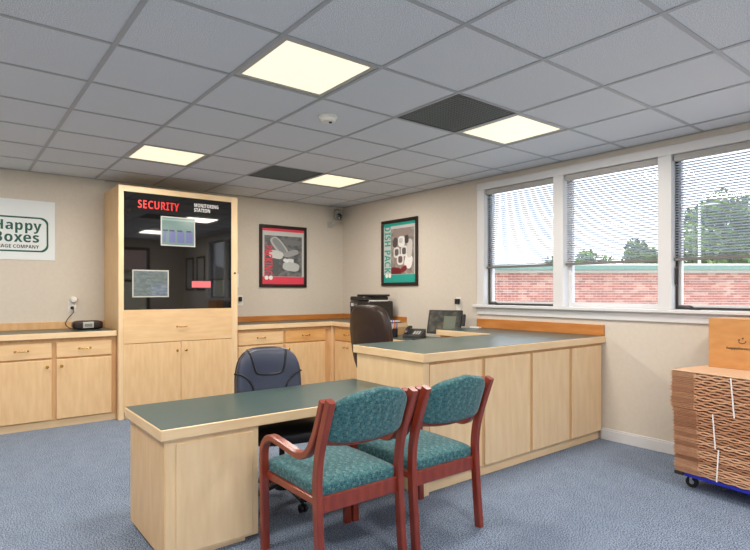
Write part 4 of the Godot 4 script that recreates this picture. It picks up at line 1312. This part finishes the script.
# ------------------------------------------------------------------ outside
func tree(label: String, at: Vector3, h: float, r: float, k: int, n: int) -> void:
	var t := thing("tree", label, "tree", at, 0, "trees beyond the brick building")
	var st := mb()
	tube(st, spline([Vector3.ZERO, Vector3(0.1, h * 0.3, 0.05), Vector3(0, h * 0.6, 0), Vector3(0.1, h * 0.85, 0.1)], 4), r * 0.07, 8)
	obj("trunk", st, M.bark, t)
	st = mb()
	var g := RandomNumberGenerator.new()
	g.seed = 100 + int(at.x * 7)
	var blobs := []
	for i in 16:
		var a := g.randf() * TAU; var q := sqrt(g.randf()) * r * 0.75
		var hy := h * g.randf_range(0.3, 0.9)
		blobs.append([Vector3(cos(a) * q, hy, sin(a) * q * 0.9), r * g.randf_range(0.28, 0.5)])
	for i in n:
		var b: Array = blobs[i % 16]
		var d: Vector3 = Vector3(g.randfn(), g.randfn() * 0.8, g.randfn()).normalized() * pow(g.randf(), 0.4) * b[1]
		var p: Vector3 = b[0] + d
		var u := Vector3(g.randfn(), g.randfn(), g.randfn()).normalized() * 0.17
		var v := u.cross(Vector3(g.randfn(), g.randfn(), g.randfn())).normalized() * 0.11
		quad(st, p - u, p + v, p + u, p - v, (d.normalized() + Vector3.UP * 0.3).normalized())
	tag(obj("foliage", st, M["leaf_%d" % k], t), "leafy crown", "", "", "stuff")

func outside() -> void:
	var st := mb()
	bx(st, Vector3(-60, -0.3, -60), Vector3(80, -0.15, 80))
	tag(obj("ground", st, M.lawn, self), "lawn outside the building", "ground", "", "structure")
	st = mb()
	bx(st, Vector3(-30, -0.149, 14), Vector3(40, -0.13, 24))
	tag(obj("road", st, M.asphalt, self), "grey road across the front lawn", "road", "", "structure")
	st = mb()
	bx(st, Vector3(0.2, -0.149, -4), Vector3(13.5, -0.12, 13))
	bx(st, Vector3(-9, -0.149, FRONT + 0.2), Vector3(0.2, -0.12, 12.2))
	tag(obj("pavement", st, M.concrete, self), "pale concrete pavement round the building", "pavement", "", "structure")
	# the neighbouring brick building: its wall stands square to the line of sight
	var fw := Vector3(0.62, 0, -0.7846); var rt := Vector3(0.7846, 0, 0.62)
	var base := Vector3(-4.578, 0, 6.554) + fw * 14.8
	var t := thing("brick_building", "low red brick building with green eave outside the windows", "building", base + Vector3(0, -0.15, 0), -deg_to_rad(38.32))
	var X0 := 1.6; var X1 := 17.0; var H := 2.03
	box("wall_core", Vector3(X0, 0, -6.0), Vector3(X1, H, -0.012), M.mortar, t, 0.0)
	box("fascia", Vector3(X0 - 0.2, H, -6.2), Vector3(X1 + 0.2, H + 0.12, 0.3), M.fascia_green, t, 0.01)
	box("roof", Vector3(X0 - 0.2, H + 0.12, -6.2), Vector3(X1 + 0.2, H + 0.17, 0.27), M.roof_pale, t, 0.01)
	var bm := MultiMesh.new()
	bm.transform_format = MultiMesh.TRANSFORM_3D
	bm.use_colors = true
	var bs := mb()
	bx(bs, Vector3(-0.0945, -0.0265, -0.02), Vector3(0.0945, 0.0265, 0.0))
	bm.mesh = bs.commit()
	var rows := int(H / 0.0677); var cols := int((X1 - X0) / 0.203) - 1
	bm.instance_count = rows * cols
	var g := RandomNumberGenerator.new()
	g.seed = 8
	var i := 0
	for r in rows:
		for c in cols:
			bm.set_instance_transform(i, Transform3D(Basis(), Vector3(X0 + 0.1 + c * 0.203 + (0.1015 if r % 2 else 0.0), 0.034 + r * 0.0677, g.randf_range(-0.002, 0.003))))
			var k := g.randf()
			var col := c8(184, 112, 94).lerp(c8(152, 80, 68), k) if k < 0.8 else c8(198, 146, 128)
			bm.set_instance_color(i, col.srgb_to_linear())
			i += 1
	var mi := MultiMeshInstance3D.new()
	mi.name = "brick_courses"
	mi.multimesh = bm
	mi.material_override = M.brick
	t.add_child(mi)
	tag(mi, "", "", "", "stuff")
	# trees beyond it, and a pole
	var P := func(px: float, d: float) -> Vector3: return Vector3(-4.578, -0.15, 6.554) + (fw + rt * ((px - 375.0) / 541.3)) * d
	tree("tall pale green tree behind the pole, at the right", P.call(718, 34.0), 7.6, 3.4, 1, 5200)
	tree("dark green tree at the far right of the windows", P.call(775, 48.0), 10.4, 3.8, 2, 5200)
	tree("rounded green tree seen through the middle window", P.call(650, 40.0), 5.4, 2.6, 0, 3600)
	tree("low green tree left in the middle window", P.call(598, 52.0), 5.2, 3.0, 1, 3600)
	tree("low green tree right in the left window", P.call(545, 60.0), 5.2, 3.0, 0, 3000)
	t = thing("utility_pole", "pale light pole before the trees", "pole", P.call(699.5, 30.0))
	st = mb()
	tube(st, [Vector3.ZERO, Vector3(0, 3.0, 0), Vector3(0, 6.2, 0)], [0.09, 0.08, 0.07], 10)
	obj("pole_shaft", st, M.roof_pale, t)
	st = mb()
	bar(st, [Vector3(0, 6.15, 0), Vector3(0.5, 6.3, 0.4), Vector3(0.9, 6.3, 0.7)], 0.08, 0.08, Vector3(0.62, 0, -0.78), 0.01)
	obj("lamp_arm", st, M.roof_pale, t)
	# a house across the road, seen in the black glass
	t = thing("house", "tan house with brown roof across the road", "house", Vector3(-1.0, -0.15, 32))
	box("wall_block", Vector3(-8, 0, 0), Vector3(12, 2.8, 8), M.house_wall, t, 0.0)
	st = mb()
	var rz := [Vector3(-8.5, 2.8, -0.5), Vector3(12.5, 2.8, -0.5), Vector3(12.5, 2.8, 8.5), Vector3(-8.5, 2.8, 8.5), Vector3(-5, 5.2, 4), Vector3(9, 5.2, 4)]
	quad(st, rz[0], rz[1], rz[5], rz[4], Vector3(0, 0.88, -0.47)); quad(st, rz[3], rz[2], rz[5], rz[4], Vector3(0, 0.88, 0.47))
	tri(st, rz[0], rz[3], rz[4], Vector3(-0.5, 0.86, 0), Vector3(-0.5, 0.86, 0), Vector3(-0.5, 0.86, 0)); tri(st, rz[1], rz[2], rz[5], Vector3(0.5, 0.86, 0), Vector3(0.5, 0.86, 0), Vector3(0.5, 0.86, 0))
	quad(st, rz[0], rz[1], rz[2], rz[3], Vector3.DOWN)
	obj("roof", st, M.house_roof, t)
	for x: float in [-6.0, -2.0, 3.0, 8.0]: box("window_unit", Vector3(x, 0.9, -0.04), Vector3(x + 1.6, 2.2, 0.02), M.white_trim, t, 0.0)
